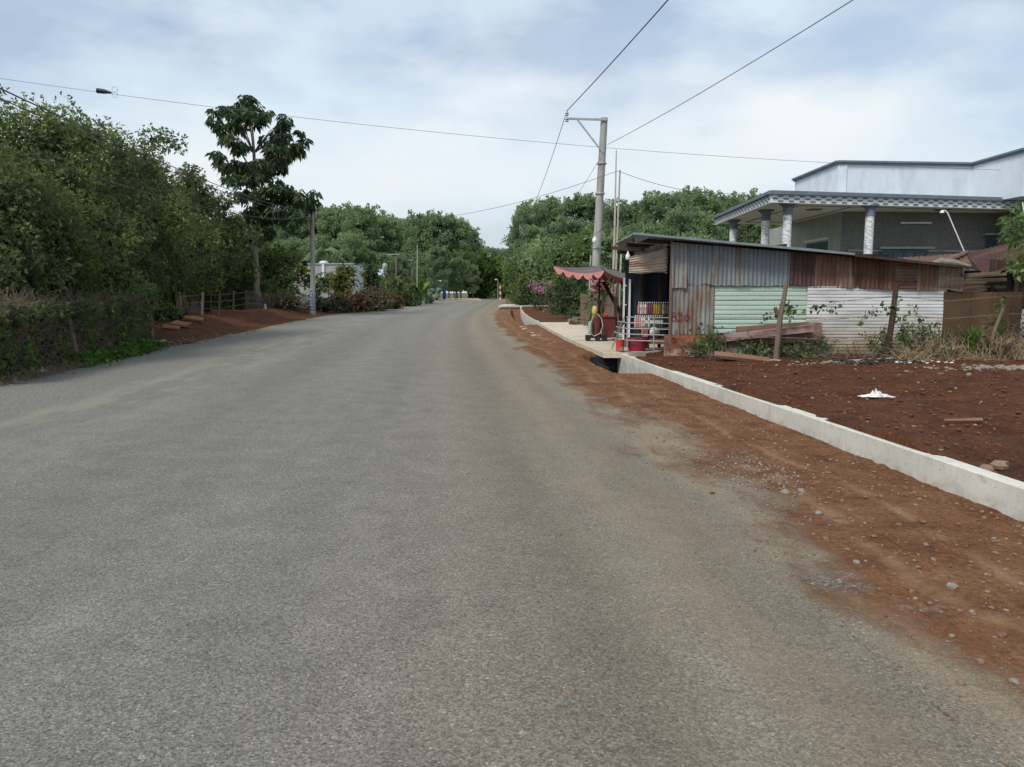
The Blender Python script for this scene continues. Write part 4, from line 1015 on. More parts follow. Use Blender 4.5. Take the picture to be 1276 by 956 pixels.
# ------------------------------------------------------------------ vegetation generators
def tree(name, label, cat, b, H, clumps, L, dens, leaf, r0, group=None, bark='bark', droop=0., spray=4, aspect=.45, core=None, coremat=None, top=None):
    t = thing(name, label, cat, b, group)
    P, O = clump_pts(clumps, dens)
    leaves('crown', P, L, leaf, t, aspect, droop, spray, O)
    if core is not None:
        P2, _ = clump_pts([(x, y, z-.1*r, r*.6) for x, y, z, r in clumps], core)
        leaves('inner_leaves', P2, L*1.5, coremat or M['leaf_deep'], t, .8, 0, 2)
    mb = MB(); limbs(mb, b-Vector((0, 0, .2)), top or Vector((b.x, b.y, b.z+H*.85)), clumps[:40], r0)
    mb.build('trunk', M[bark], t, True)
    return t
def crown_cl(b, H, R_, z0, n, rc, shape='round', seed=0):
    rs = random.Random(seed); out = []
    for i in range(n):
        t = rs.random()
        z = z0+(H-z0)*t
        if shape == 'round': rad = R_*math.sqrt(max(.05, 1-(2*t-1.0)**2*.9))
        elif shape == 'cone': rad = R_*(1-t*.8)
        elif shape == 'tall': rad = R_*(.55+.45*math.sin(t*3.0+.1))*(1-.25*t)
        else: rad = R_
        a = rs.uniform(0, 2*math.pi); q = rad*math.sqrt(rs.uniform(.15, 1.))
        out.append((b.x+q*math.cos(a), b.y+q*math.sin(a), b.z+z, rc*rs.uniform(.6, 1.25)))
    return out

# left thicket: each tree from the photo's skyline (px of crown centre, distance, skyline y, crown radius)
th = [(-75, 15.5, 160, 2.6, 'leaf_dark2', 'leafy dark tree at the far left edge of the photo behind the vine fence'),
      (42, 20.0, 122, 3.2, 'leaf_dark', 'tallest dark green tree of the thicket, left end, with yellow-green tips'),
      (125, 23.5, 142, 3.2, 'leaf_dark', 'big dark tree in the middle of the thicket above the fence post'),
      (190, 33., 190, 3.4, 'leaf_dark2', 'olive dark tree where the thicket skyline starts to fall'),
      (244, 41., 232, 3.4, 'leaf_dark', 'rounded dark tree behind the mound at the thicket right end'),
      (292, 50., 268, 3.2, 'leaf_dark2', 'lowest thicket tree just left of the tall bare-trunked tree')]
for i, (px, D, yt, R_, mt, lb) in enumerate(th):
    b = base(px, D+1.5); H = Wp(px, yt, D).z-b.z
    cl = crown_cl(b, H-.5, R_*1.05, 1.3, 60, .95, 'round', i+10)
    cl += [(b.x+random.uniform(-R_, R_)*.75, b.y+random.uniform(-1, 1), b.z+H*random.uniform(.8, .95), .5) for k in range(12)]
    tree('broadleaf_tree', lb, 'tree', b, H, cl, .10 if D < 25 else .14, 400 if D < 25 else 250, M[mt], .22, 'dark trees of the left thicket', core=26)
# lower bushes in front, over the fence
lowb = [(-30, 15.6, 290, 1.2, 'leaf_dark2'), (20, 17.6, 265, 1.3, 'leaf_dark'), (62, 18.6, 290, 1.1, 'leaf_bright'), (98, 20.5, 255, 1.5, 'leaf_dark'), (132, 22., 275, 1.4, 'leaf_dark2'), (166, 25, 270, 1.7, 'leaf_dark'), (196, 29.5, 310, 1.4, 'leaf_dark'), (135, 21.3, 345, .8, 'leaf_mid')]
lbs = ['brownish leafy shrub at the left edge above the fence', 'dark leafy shrub behind the fence, left of the bright green one', 'bright green leafy shrub above the middle of the vine fence', 'tall dark shrub above the leaning fence post', 'olive leafy shrub behind the fence near its end post', 'dark shrub directly above the fence end post', 'dark shrub between the fence end and the red mound', 'bright green shrub low beside the fence end']
for i, (px, D, yt, R_, mt) in enumerate(lowb):
    b = base(px, D); H = Wp(px, yt, D).z-b.z
    cl = crown_cl(b, H, R_, 1.35, 22, .55, 'round', i+40)
    tree('shrub', lbs[i], 'shrub', b, H, cl, .10, 400, M[mt], .07, 'shrubs overhanging the vine fence', core=24)

# tall bare-trunk tree
D = 45; b = base(322, D)
cpx = [(310, 124, 9), (300, 133, 8), (318, 136, 9), (326, 146, 7), (308, 142, 9), (316, 152, 7), (335, 140, 5), (270, 140, 6), (268, 152, 7), (277, 161, 7), (286, 170, 7), (294, 180, 6), (282, 134, 7), (290, 142, 7), (292, 154, 7), (302, 158, 7), (302, 181, 6),
       (356, 147, 6), (350, 158, 7), (352, 170, 8), (343, 178, 6), (375, 163, 5), (381, 174, 5), (372, 181, 7), (362, 184, 8), (330, 172, 5), (337, 183, 6),
       (267, 190, 5), (274, 198, 6), (281, 206, 6), (296, 203, 7), (310, 206, 8), (325, 203, 8), (340, 197, 8), (352, 195, 8), (303, 216, 8), (318, 218, 9), (333, 213, 8), (292, 219, 8), (346, 206, 7), (285, 222, 6),
       (345, 228, 7), (358, 236, 7), (368, 240, 7), (380, 247, 7), (392, 240, 5), (378, 258, 7), (362, 253, 8), (348, 245, 8), (335, 235, 7), (328, 252, 8), (342, 262, 8), (356, 268, 7), (320, 240, 7), (390, 252, 5), (312, 262, 8), (330, 272, 8), (372, 268, 5), (300, 240, 7), (305, 280, 7), (335, 288, 6), (315, 292, 6)]
cl = []
for px, py, r in cpx:
    p = Wp(px, py, D+random.uniform(-1.6, 1.6)); cl.append((p.x, p.y, p.z, r*D/F*1.12))
    if py > 175 or random.random() < .4: q = Wp(px+random.uniform(-6, 6), py+random.uniform(2, 9), D+random.uniform(-1.6, 1.6)); cl.append((q.x, q.y, q.z, r*D/F*.9))
tree('tall_tree', 'tall slim tree with bare pale trunk and drooping leaf tufts, left roadside', 'tree', b, 12, cl, .30, 260, M['leaf_tall'], .22, bark='bark_pale', droop=1.1, spray=4, aspect=.36, top=Wp(312, 122, D))

# generic bushes
def bush(px, D, ytop, R_, mt, label, L=.12, dens=170, n=22, name='bush', cat='bush', shape='round', rc=None, group=None, sq=1.):
    b = base(px, D); H = Wp(px, ytop, D).z-b.z
    cl = crown_cl(b, H*.93, R_, .15, n, rc or max(.25, R_*.42), shape, int(px*7+D))
    return tree(name, label, cat, b, H, cl, L, dens, M[mt], .05 if H < 3 else .1, group, core=26)
bush(345, 47, 305, 1.7, 'leaf_mid', 'loose green bush just right of the tall tree trunk', .2, 110)
bush(364, 52, 312, 1.35, 'leaf_yellow', 'yellow-green leafy bush behind the left utility pole', .22, 90)
bush(300, 47, 335, 1.5, 'leaf_mid', 'green bush behind the mound fence posts', .18, 120)
bush(268, 44, 345, 1.6, 'leaf_dark2', 'dull olive bush behind the black frame on the mound', .16, 120)
bush(203, 29.5, 385, .7, 'leaf_mid', 'low green bush between fence end and thick post', .13, 150)
bush(400, 50, 372, .8, 'leaf_dark2', 'low dark bush at the foot of the left utility pole', .14, 120)
bush(352, 45, 372, .9, 'leaf_dead', 'low brown bramble left of the left utility pole', .14, 90)
bush(410, 60, 338, 1.3, 'leaf_dark', 'dark green bush before the grey concrete building', .2, 110)
bush(432, 55, 332, 1.5, 'leaf_yellow', 'bright yellow-green bush before the grey building', .18, 110, shape='cone')
bush(464, 58, 330, 1.1, 'leaf_dark2', 'cone-shaped stump covered in dry creepers with a green top', .16, 120, shape='cone', n=34)
bush(462, 58.2, 322, .75, 'leaf_mid', 'green creeper tuft crowning the cone-shaped stump', .18, 130, n=8)['category'] = 'creeper'
bush(440, 52, 366, 1.0, 'leaf_deadred', 'pile of reddish brown dead branches by the road', .18, 80, name='brush_pile', cat='brush pile')
bush(420, 50.5, 372, 1.0, 'leaf_dead', 'grey brown dead brush beside the left utility pole', .16, 80, name='brush_pile', cat='brush pile')
bush(465, 55, 362, 1.3, 'leaf_dead', 'large tangle of dry brown brush before the cone-shaped stump', .18, 80, name='brush_pile', cat='brush pile')
bush(488, 60, 370, .9, 'leaf_deadred', 'orange brown heap of dead leaves at the road edge', .2, 80, name='brush_pile', cat='brush pile')
bush(488, 66, 345, 1.2, 'leaf_mid', 'green bush beside the thin crossarm pole', .2, 110)
bush(505, 68, 352, 1.3, 'leaf_dark', 'dark green bush between the thin roadside poles', .2, 110)
bush(512, 72, 358, 1.2, 'leaf_mid', 'green bush at the foot of the bamboo pole', .2, 110)
bush(500, 80, 330, 2.2, 'leaf_dark2', 'broad tree-like bush behind the crossarm pole', .26, 80)
# left shoulder low growth at the vine fence
fA = Vector((WX(-40, 12.8), 12.8, 0)); fB = Vector((WX(186, 21.9), 21.9, 0))
cf = thing('chain_link_fence', 'sagging wire mesh fence overgrown with dry vines, left of the road', 'fence', (fA.x, fA.y, g(15)))
mb = MB(); Lf = (fB-fA).length; nx = 64
def fp_(t, h): p = fA.lerp(fB, t); return Vector((p.x, p.y, zg(p.x, p.y)+h))
for i in range(-10, nx):
    for s in (0, 1):
        t0 = i/nx; t1 = (i+10)/nx
        if s: t0, t1 = t1, t0
        a, b_ = (t0, 0.05), (t1, 1.3)
        if min(t0, t1) < 0 or max(t0, t1) > 1: continue
        mb.tube([fp_(*a), fp_(*b_)], .004, 3, False)
mb.build('mesh_panel', M['galv'], cf)
for t, ln in ((.06, .14), (.44, -.2), (1., -.03)):
    p = fp_(t, 0)+(Vector((.26, -.32, 0)) if t < .9 else Vector((.1, -.1, 0))); MB().tube([p, p+Vector((ln, 0, 1.38))], [.06, .05], 7).build('post', M['wood'], cf, True)
# dry twigs over it
def twigs(n, posf, Lt, r, up=.3):
    mb = MB()
    for i in range(n):
        p = posf(); d = Vector((random.gauss(0, .5), random.gauss(0, .4), random.gauss(up, .6))).normalized()*Lt*random.uniform(.5, 1.3)
        q = p+d*.5+Vector((random.gauss(0, .05), random.gauss(0, .05), random.gauss(0, .05)))
        e = p+d+Vector((random.gauss(0, .08), 0, -.1*Lt)); mb.tube([p, q, e], [r, r*.8, r*.4], 3, False)
    return mb
def onf():
    t = random.random(); h = random.random()**.8*1.3; p = fp_(t, h); return p+Vector((random.gauss(0, .05), random.gauss(0, .05), 0))
o = twigs(4200, onf, .42, .0055, 1.1).build('dry_vines', M['twig'], None); tag(o, 'mass of dry brown vine stems covering the wire fence', 'vines', kind='stuff')
n = 2600; P = np.array([tuple(onf()+Vector((.05, -.05, 0))) for i in range(n)]); o = leaves('dry_vine_leaves', P, .07, M['leaf_dark2'], None, .6, .3, 3); tag(o, 'small olive leaves scattered through the fence vines', 'leaves', kind='stuff')
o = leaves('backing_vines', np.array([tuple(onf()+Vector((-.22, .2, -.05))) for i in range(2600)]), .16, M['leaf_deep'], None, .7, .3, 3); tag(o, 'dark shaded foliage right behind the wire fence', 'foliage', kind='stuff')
def topf():
    t = random.random(); p = fp_(t, 1.2+random.gauss(0, .1)); return p+Vector((random.gauss(0, .15), random.gauss(0, .15), 0))
o = leaves('hanging_creeper', np.array([tuple(topf()) for i in range(1500)]), .09, M['leaf_dark2'], None, .6, .4, 4); tag(o, 'olive creeper trailing along the top of the wire fence', 'creeper', kind='stuff')
# green climbers
for i, (t, h0, lb) in enumerate(((.08, 1.1, 'green climber at the left end of the wire fence'), (.2, .8, 'green climber by the second fence post'), (.36, .7, 'thin green climber left of the leaning fence post'), (.52, 1.2, 'green climber just right of the leaning fence post'), (.72, .9, 'bushy green climber three quarters along the fence'), (.82, 1.1, 'tall green climber near the fence end'), (.93, 1.2, 'thin heart-leaved climber beside the fence end post'))):
    p0 = fp_(t, 0); pl2 = thing('climber', lb, 'climber', p0, 'green climbers on the wire fence')
    pts = [fp_(t, h0*k/7)+Vector((.12+.03*math.sin(k*1.3+i), -.1+.06*math.sin(k*2.1), 0)) for k in range(8)]
    MB().tube(pts, .008, 4).build('stem', M['twig'], pl2)
    C = np.array([tuple(pts[random.randrange(8)].lerp(pts[random.randrange(8)], .3)+Vector((random.gauss(.03, .04), random.gauss(0, .13), random.gauss(0, .05)))) for k in range(45)])
    leaves('foliage', C, .085, M['leaf_bright'], pl2, .85, .5, 2)
for i in range(9):
    t = .42+.06*i+random.uniform(-.01, .01); p = fp_(t, .08)+Vector((.3, -.12, 0))
    C = np.array([tuple(p+Vector((random.gauss(0, .2), random.gauss(0, .25), abs(random.gauss(0, .09))))) for k in range(110)])
    t_ = thing('creeping_weed', 'low bright green weed clump along the foot of the wire fence', 'weed', p-Vector((0, 0, .08)), 'green weeds at the foot of the wire fence')
    leaves('foliage', C, .09, M['leaf_bright'], t_, .7, .1, 3)
o = twigs(1500, lambda: fp_(random.random(), .02)+Vector((random.uniform(.05, .5), random.uniform(-.3, .1), 0)), .22, .005, .15).build('dry_litter', M['twig'], None); tag(o, 'dry litter and dead stems along the foot of the wire fence', 'litter', kind='stuff')

# mound posts
def post(px, D, yt, w, mt, label, lean=0, name='fence_post', rnd=False):
    b = base(px, D); tp = Wp(px+lean, yt, D)
    o = (MB().tube([b-Vector((0, 0, .1)), tp], [w/2, w/2.3], 7) if rnd else MB().beam(b-Vector((0, 0, .1)), tp, w, w)).build(name, M[mt], None)
    return tag(o, label, 'post')
post(226, 31, 361, .17, 'wood', 'thick square wooden post on the red mound, nearest of the posts', -5)
for px, D, yt, w, lb in ((252, 33.5, 364, .09, 'pale thin post standing before the black frame'), (273, 36, 362, .06, 'thin grey post right of the black frame'), (291, 38.5, 362, .07, 'thin post in the middle of the mound row'), (308, 41, 361, .07, 'thin dark post left of the tall tree trunk'), (336, 44, 368, .06, 'short whitish stake right of the tall tree trunk'), (262, 35, 366, .05, 'thin dark stake beside the black frame')):
    post(px, D, yt, w, 'wood' if 'dark' not in lb else 'wood_dark', lb, random.uniform(-1, 1))
o = MB().beam(base(239, 31.5), Wp(227, 366, 31.8), .22, .05).build('leaning_board', M['wood_dark']); tag(o, 'dark plank leaning against the thick square post', 'board')
fm = thing('metal_gate', 'black metal gate frame standing on the red mound', 'gate', base(258, 36))
a0 = base(253, 36); 
for px in (253, 258, 263): MB().beam(base(px, 36)+Vector((0, 0, 0)), Wp(px, 365, 36), .045, .045).build('bar', M['black'], fm)
for py in (365, 372, 380, 388): MB().beam(Wp(253, py, 36), Wp(263, py, 36), .04, .04).build('bar', M['black'], fm)
MB().box((WX(258, 36), 36.04, Wp(258, 378, 36).z), (.36, .02, .85)).build('panel', M['dark'], fm)
wf = thing('wire_strands', 'rusty wire strands strung between the posts on the mound', 'wire', base(270, 36))
for h in (.35, .65, .95):
    MB().tube([base(222, 31)+Vector((0, 0, h)), base(252, 33.5)+Vector((0, 0, h)), base(273, 36)+Vector((0, 0, h)), base(291, 38.5)+Vector((0, 0, h)), base(308, 41)+Vector((0, 0, h)), base(336, 44)+Vector((0, 0, h))], .008, 4).build('strand', M['twig'], wf)
o = twigs(900, lambda: (lambda q: Vector((WX(q, 42+(q-300)*.06), 42+(q-300)*.06, g(42)+.3+random.random()*.9)))(random.uniform(310, 385)), .45, .009).build('dry_hedge_twigs', M['twig'], None); tag(o, 'dry twiggy hedge between the tall tree and left pole', 'dry hedge', kind='stuff')
for i, (px, D, s, rz, lb) in enumerate(((204, 27.2, (.55, .4, .07), .3, 'flat orange clay slab, left of the three on the mound'), (216, 28.0, (.65, .4, .10), -.2, 'broad orange clay slab, middle of the three on the mound'), (233, 29.5, (.7, .4, .12), .25, 'tilted orange clay slab nearest the thick square post'))):
    b = base(px, D); mbx = MB().box(b+Vector((.25, 0, .08)), s, rz, R(14), R(8)); o = mbx.build('clay_slab', M['orange_slab']); tag(o, lb, 'slab')
    mo = o.modifiers.new('bevel', 'BEVEL'); mo.width = .04; mo.segments = 2
o = MB().beam(base(182, 22.6)+Vector((0, 0, .03)), base(204, 24.2)+Vector((0, 0, .05)), .10, .05).build('pale_plank', M['log_pale']); tag(o, 'pale broken plank on the gravel by the fence end', 'plank')
bt = base(331, 43.6); o = MB().lathe(bt+Vector((0, 0, .0)), [(.07, 0), (.09, .2), (.06, .32), (.03, .38)], 8).build('white_sack', M['plastic_white'], None, True); tag(o, 'small white sack at the foot of the tall tree', 'sack')

def crumple(name, c, L, Wd, rz, label, mat='plastic_white', h=.08):
    mb = MB(); nu, nv = 22, 12; vs = []; fs = []; o = random.uniform(0, 50)
    for j in range(nv+1):
        for i in range(nu+1):
            a, b = i/nu-.5, j/nv-.5
            q = Vector((a*7+o, b*6, 0)); k = 1+.5*noise.noise(Vector((a*3, o, 1)))
            x = a*L+.12*L*noise.noise(q*1.3); y = b*Wd*k+.3*Wd*noise.noise(q*1.1+Vector((0, 9, 0)))
            z = .004+h*max(0, (.35+noise.noise(q*.9+Vector((5, 5, 0)))+.5*noise.noise(q*2.3)))*(1-(2*a)**2)*(1-(2*b)**2)
            vs.append((c.x+x*math.cos(rz)-y*math.sin(rz), c.y+x*math.sin(rz)+y*math.cos(rz), c.z+z))
    for j in range(nv):
        for i in range(nu): k = j*(nu+1)+i; fs.append((k, k+1, k+nu+2, k+nu+1))
    mb.add(vs, fs); o = mb.build(name, M[mat]); return tag(o, label, 'bag')
crumple('plastic_bag', base(35, 15.4)+Vector((.3, -.35, .03)), .42, .22, .2, 'crumpled white plastic bag at the foot of the wire fence', h=.16)
# ------------------------------------------------------------------ distant structures, left
fb = thing('building', 'low grey concrete building with white side behind the left bushes', 'building', base(430, 75))
x0, x1 = WX(392, 75), WX(441, 75); zt_ = Wp(430, 329.5, 75).z
prism([(x0-3, 76), (x1, 75), (x1+.3, 83), (x0-3, 84)], .2, zt_).build('wall', M['farwall'], fb)
prism([(x1+.01, 75.0), (WX(459, 81), 81), (WX(459, 81), 84), (x1+.01, 84)], .2, zt_-.05).build('side_wall', M['farwhite'], fb)
prism([(x0-3.1, 75.9), (x1+.1, 74.9), (x1+.1, 75.2), (x0-3.1, 76.2)], zt_, zt_+.12).build('coping', M['farwall'], fb)
MB().box((WX(405, 75.5), 75.4, zt_-1), (.25, .2, 2)).build('pilaster', M['farwhite'], fb)
MB().lathe((WX(405.5, 78), 78, zt_), [(.45, 0), (.45, .35), (.2, .45)], 12).build('roof_tank', M['farwhite'], fb, True)
fh = thing('small_house', 'small white outbuilding with pale blue roof by the left trees', 'house', base(470, 84))
prism([(WX(457, 84), 84), (WX(486, 84), 84), (WX(486, 84), 89), (WX(457, 84), 89)], .3, Wp(470, 346, 84).z).build('wall', M['farwhite'], fh)
za, zb_ = Wp(470, 338, 84).z, Wp(470, 346, 84).z
mb = MB(); xa, xb = WX(456, 84), WX(487, 84); mb.add([(xa, 83.6, zb_), (xb, 83.6, zb_), (xb, 87, za+.3), (xa, 87, za+.3)], [(0, 1, 2, 3)]); mb.build('roof', M['blueroof'], fh)
MB().lathe((WX(481, 85), 85, za+.1), [(.3, 0), (.3, .6), (.12, .8)], 12).build('water_tank', M['galv'], fh, True)
def thinpole(px, D, yt, r, mt, label, name='pole', lean=0, cat='pole'):
    b = base(px, D); o = MB().tube([b, Wp(px+lean, yt, D)], [r, r*.7], 6).build(name, M[mt], None, True); return tag(o, label, cat)
cp = thing('crossarm_pole', 'slim dark pole with a small crossarm among the left bushes', 'pole', base(494, 72))
MB().tube([base(494, 72), Wp(494, 313, 72)], [.11, .08], 8).build('pole', M['wood'], cp, True)
MB().beam(Wp(482, 317, 71.9), Wp(498, 317, 71.9), .07, .08).build('crossarm', M['galv'], cp)
MB().box(Wp(496, 357, 71.8), (.45, .3, .5)).build('meter_box', M['pole_light'], cp)
thinpole(520, 70, 305, .05, 'bamboo', 'tall thin pale bamboo pole at the left road edge')
thinpole(514, 86, 335, .1, 'bark_far', 'grey trunk-like pole behind the bamboo pole')
thinpole(553, 112, 325, .16, 'bark_far', 'pale bare trunk rising behind the blue gate post', 'dead_tree', cat='tree')
fw = thing('rail_fence', 'low pale picket fence beside the blue gate post', 'fence', base(540, 98))
for i in range(12):
    px = 534+i*1.45; MB().box((WX(px, 98), 98, g(98)+.85), (.06, .05, 1.3)).build('picket', M['pole_light'], fw)
MB().beam((WX(533, 98), 97.95, g(98)+1.4), (WX(551, 98), 97.95, g(98)+1.4), .05, .06).build('rail', M['pole_light'], fw)
gp_ = thing('gate_post', 'bright blue gate post at the end of the pale picket fence', 'gate post', base(554, 99))
b = base(554, 99); MB().box(b+Vector((0, 0, .95)), (.42, .4, 1.9)).build('pillar', M['bluegate'], gp_); MB().box(b+Vector((0, 0, 1.95)), (.3, .3, .14)).build('cap', M['bluegate'], gp_)
sg = thing('white_canopy', 'small white sheet canopy on thin posts behind the picket fence', 'canopy', base(546, 104))
MB().box(Wp(546, 350, 104), (.85, .8, .18)).build('roof_sheet', M['farwhite'], sg)
for px in (543.5, 548.5): MB().tube([base(px, 104), Wp(px, 351, 104)], .04, 6).build('post', M['wood'], sg)
# far street lamps and striped post
def lamp(px, D, yt, label, hd=-1):
    b = base(px, D); t = thing('street_lamp', label, 'street lamp', b, 'small distant street lamps')
    tp = Wp(px, yt, D); MB().tube([b, tp-Vector((0, 0, .2)), tp+Vector((hd*.25, 0, .1)), tp+Vector((hd*.5, 0, .0))], [.055, .05, .04, .035], 6).build('pole', M['galv'], t, True)
    MB().lathe(tp+Vector((hd*.55, 0, -.08)), [(.08, -.08), (.16, 0), (.08, .1)], 10).build('lamp_head', M['white'], t, True)
lamp(637.5, 92, 343, 'distant street lamp with its head turned left, by the dirt verge')
lamp(676.5, 66, 322, 'dark slim street lamp right of the distant bracket pole', 0)
lamp(620.5, 104, 348, 'faint street lamp behind the red and white striped post', -.5)
sp_ = thing('striped_post', 'red and white striped marker post at the far road edge', 'marker post', base(623.5, 98))
b = base(623.5, 98)
for i in range(6): MB().lathe(b+Vector((0, 0, i*.36)), [(.09, 0), (.09, .36)], 8).build('band', M['white' if i % 2 == 0 else 'redp'], sp_)
thinpole(603.5, 118, 345, .08, 'bark_far', 'thin pale pole under the lime green far tree')

# ------------------------------------------------------------------ right side plants
for i, (px, D, yt, R_, lb) in enumerate(((711, 37, 341, .75, 'dark green column shrub, left one beside the red dirt'), (726, 36, 334, .8, 'dark green column shrub, right one behind the parasol'), (700, 42, 352, .6, 'small dark shrub at the left end of the hedge'))):
    bush(px, D, yt, R_, 'leaf_dark', lb, .1, 300, 40, 'column_shrub', 'shrub', 'box', .38)
bush(736, 31, 325, .7, 'leaf_lime', 'yellow-green papaya-like bush at the foot of the leaning pole', .17, 130, 16)
bush(752, 27.5, 338, .6, 'leaf_mid', 'green bush behind the parasol and picket fence', .12, 160, 16)
bush(655, 62, 345, 1.1, 'leaf_mid', 'flowering green bush at the distant pole foot', .17, 130)
bush(652, 64, 340, .9, 'leaf_yellow', 'pale yellow-green bush left of the distant pole', .16, 100)
def flower(px, D, yt, R_, mt, pm_, label, n=12):
    t = bush(px, D, yt, R_, mt, label, .11, 150, n, 'flowering_shrub', 'flowering shrub'); b = base(px, D); H = Wp(px, yt, D).z-b.z
    cl = [(b.x+random.gauss(0, R_*.5), b.y-R_*.3+random.gauss(0, .2), b.z+H*random.uniform(.72, 1.), R_*.32) for k in range(9)]
    P, O = clump_pts(cl, 260 if R_ < 1 else 160); leaves('blossom', P, .09, M[pm_], t, .9, 0, 3, O); return t
flower(746, 25.5, 346, .42, 'leaf_mid', 'petal', 'bright pink bougainvillea right behind the parasol pole')
flower(672, 50, 352, .8, 'leaf_dark', 'petal_purple', 'purple pink flowering shrub before the distant pole')
flower(684, 47, 354, .8, 'leaf_dead', 'petal_purple', 'greyish shrub with few purple flowers left of the hedge')
bush(690, 75, 330, 1.8, 'leaf_dark', 'dark bush behind the slim street lamp', .25, 80)
# bamboo-like broad thicket band
for i, (px, D, yt, R_) in enumerate(((668, 74, 318, 3.0), (700, 64, 304, 3.2), (735, 60, 298, 3.2), (775, 58, 300, 3.2), (815, 57, 305, 3.0), (860, 58, 300, 3.0), (895, 56, 312, 2.4))):
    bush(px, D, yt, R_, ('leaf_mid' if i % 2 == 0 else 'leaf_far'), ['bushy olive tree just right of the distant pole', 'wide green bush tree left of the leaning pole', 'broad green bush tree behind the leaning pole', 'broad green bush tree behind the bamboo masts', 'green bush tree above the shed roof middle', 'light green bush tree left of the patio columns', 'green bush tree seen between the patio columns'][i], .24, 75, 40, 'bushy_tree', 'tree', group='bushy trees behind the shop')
bush(985, 60, 285, 2.5, 'leaf_lime', 'lime green tree glimpsed between patio columns and wall', .24, 70, 26, 'bushy_tree', 'tree')

# ------------------------------------------------------------------ far rubber trees: prototypes then copies
def far_proto(seed, H, R_, leaf, L=.27):
    b = Vector((0, 0, 0)); rs = random.Random(seed)
    cl = []
    for i in range(115):
        t = rs.random()**.8; z = H*(.22+.74*t)
        rad = R_*(.55+.5*math.sin(min(1, t*1.15)*2.7))*(1.05-.35*t)
        a = rs.uniform(0, 6.283); q = rad*math.sqrt(rs.random())
        cl.append((q*math.cos(a), q*math.sin(a), z, rs.uniform(.4, 1.05)))
    for k in range(16): cl.append((rs.uniform(-.6, .6)*R_, rs.uniform(-.6, .6)*R_, H*rs.uniform(.88, 1.02), rs.uniform(.25, .5)))
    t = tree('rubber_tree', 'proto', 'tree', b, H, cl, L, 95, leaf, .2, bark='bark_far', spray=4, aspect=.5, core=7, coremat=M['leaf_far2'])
    return t
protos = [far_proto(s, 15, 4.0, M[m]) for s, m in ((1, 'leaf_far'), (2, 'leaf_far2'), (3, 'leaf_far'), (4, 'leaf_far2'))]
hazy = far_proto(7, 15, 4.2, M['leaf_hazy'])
used = set()
def place(pr, px, D, yt, label, group, wide=1.):
    o = pr if id(pr) not in used else copy_tree(pr); used.add(id(pr))
    b = base(px, D); s = (Wp(px, yt, D).z-b.z)/15.3
    o.location = b; o.rotation_euler = (0, 0, random.uniform(0, 6.28)); o.scale = (s*wide, s*wide, s)
    o['label'] = label; o['category'] = 'tree'; o['group'] = group
    return o
def prof(tab, x):
    for (a, ya), (b, yb) in zip(tab[:-1], tab[1:]):
        if a <= x <= b: return ya+(yb-ya)*(x-a)/(b-a)
    return tab[-1][1] if x > tab[-1][0] else tab[0][1]
L1 = [(330, 262), (395, 254), (440, 250), (470, 264), (505, 266), (530, 263), (560, 260), (585, 283), (600, 305)]
R1 = [(642, 262), (655, 252), (690, 249), (735, 240), (765, 247), (800, 246), (830, 234), (880, 232), (930, 242), (1000, 246), (1300, 250)]
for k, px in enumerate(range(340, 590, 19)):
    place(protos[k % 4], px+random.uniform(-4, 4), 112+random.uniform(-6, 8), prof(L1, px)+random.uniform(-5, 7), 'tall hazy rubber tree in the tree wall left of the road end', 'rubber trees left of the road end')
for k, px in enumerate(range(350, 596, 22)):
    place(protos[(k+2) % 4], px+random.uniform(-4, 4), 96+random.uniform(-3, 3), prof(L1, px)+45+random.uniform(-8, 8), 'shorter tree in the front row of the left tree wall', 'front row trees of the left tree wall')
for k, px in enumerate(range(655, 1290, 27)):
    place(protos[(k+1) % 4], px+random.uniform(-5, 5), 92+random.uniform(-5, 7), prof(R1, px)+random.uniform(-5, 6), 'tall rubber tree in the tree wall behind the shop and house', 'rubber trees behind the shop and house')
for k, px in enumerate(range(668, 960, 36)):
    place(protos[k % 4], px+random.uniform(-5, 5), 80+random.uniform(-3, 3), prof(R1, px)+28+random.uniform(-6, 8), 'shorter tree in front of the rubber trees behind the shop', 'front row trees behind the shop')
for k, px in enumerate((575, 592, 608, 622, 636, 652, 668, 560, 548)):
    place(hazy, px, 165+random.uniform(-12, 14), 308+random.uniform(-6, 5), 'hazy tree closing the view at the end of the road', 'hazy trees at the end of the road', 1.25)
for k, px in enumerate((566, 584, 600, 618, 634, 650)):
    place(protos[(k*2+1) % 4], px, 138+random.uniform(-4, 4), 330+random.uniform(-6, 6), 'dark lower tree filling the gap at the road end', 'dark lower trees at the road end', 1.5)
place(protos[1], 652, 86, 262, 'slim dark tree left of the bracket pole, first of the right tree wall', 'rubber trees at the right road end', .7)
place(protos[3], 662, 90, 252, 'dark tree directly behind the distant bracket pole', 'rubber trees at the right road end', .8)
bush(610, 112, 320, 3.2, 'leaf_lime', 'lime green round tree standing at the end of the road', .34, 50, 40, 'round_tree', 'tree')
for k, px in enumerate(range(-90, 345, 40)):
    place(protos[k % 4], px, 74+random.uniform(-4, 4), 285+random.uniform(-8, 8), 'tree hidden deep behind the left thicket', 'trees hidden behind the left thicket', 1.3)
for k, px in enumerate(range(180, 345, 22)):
    bush(px, 56+k, 335, 2.2, 'leaf_mid', 'leafy bush closing the gaps behind the mound fence posts', .24, 60, 16, 'bush', 'bush', group='bushes closing the gaps behind the mound')
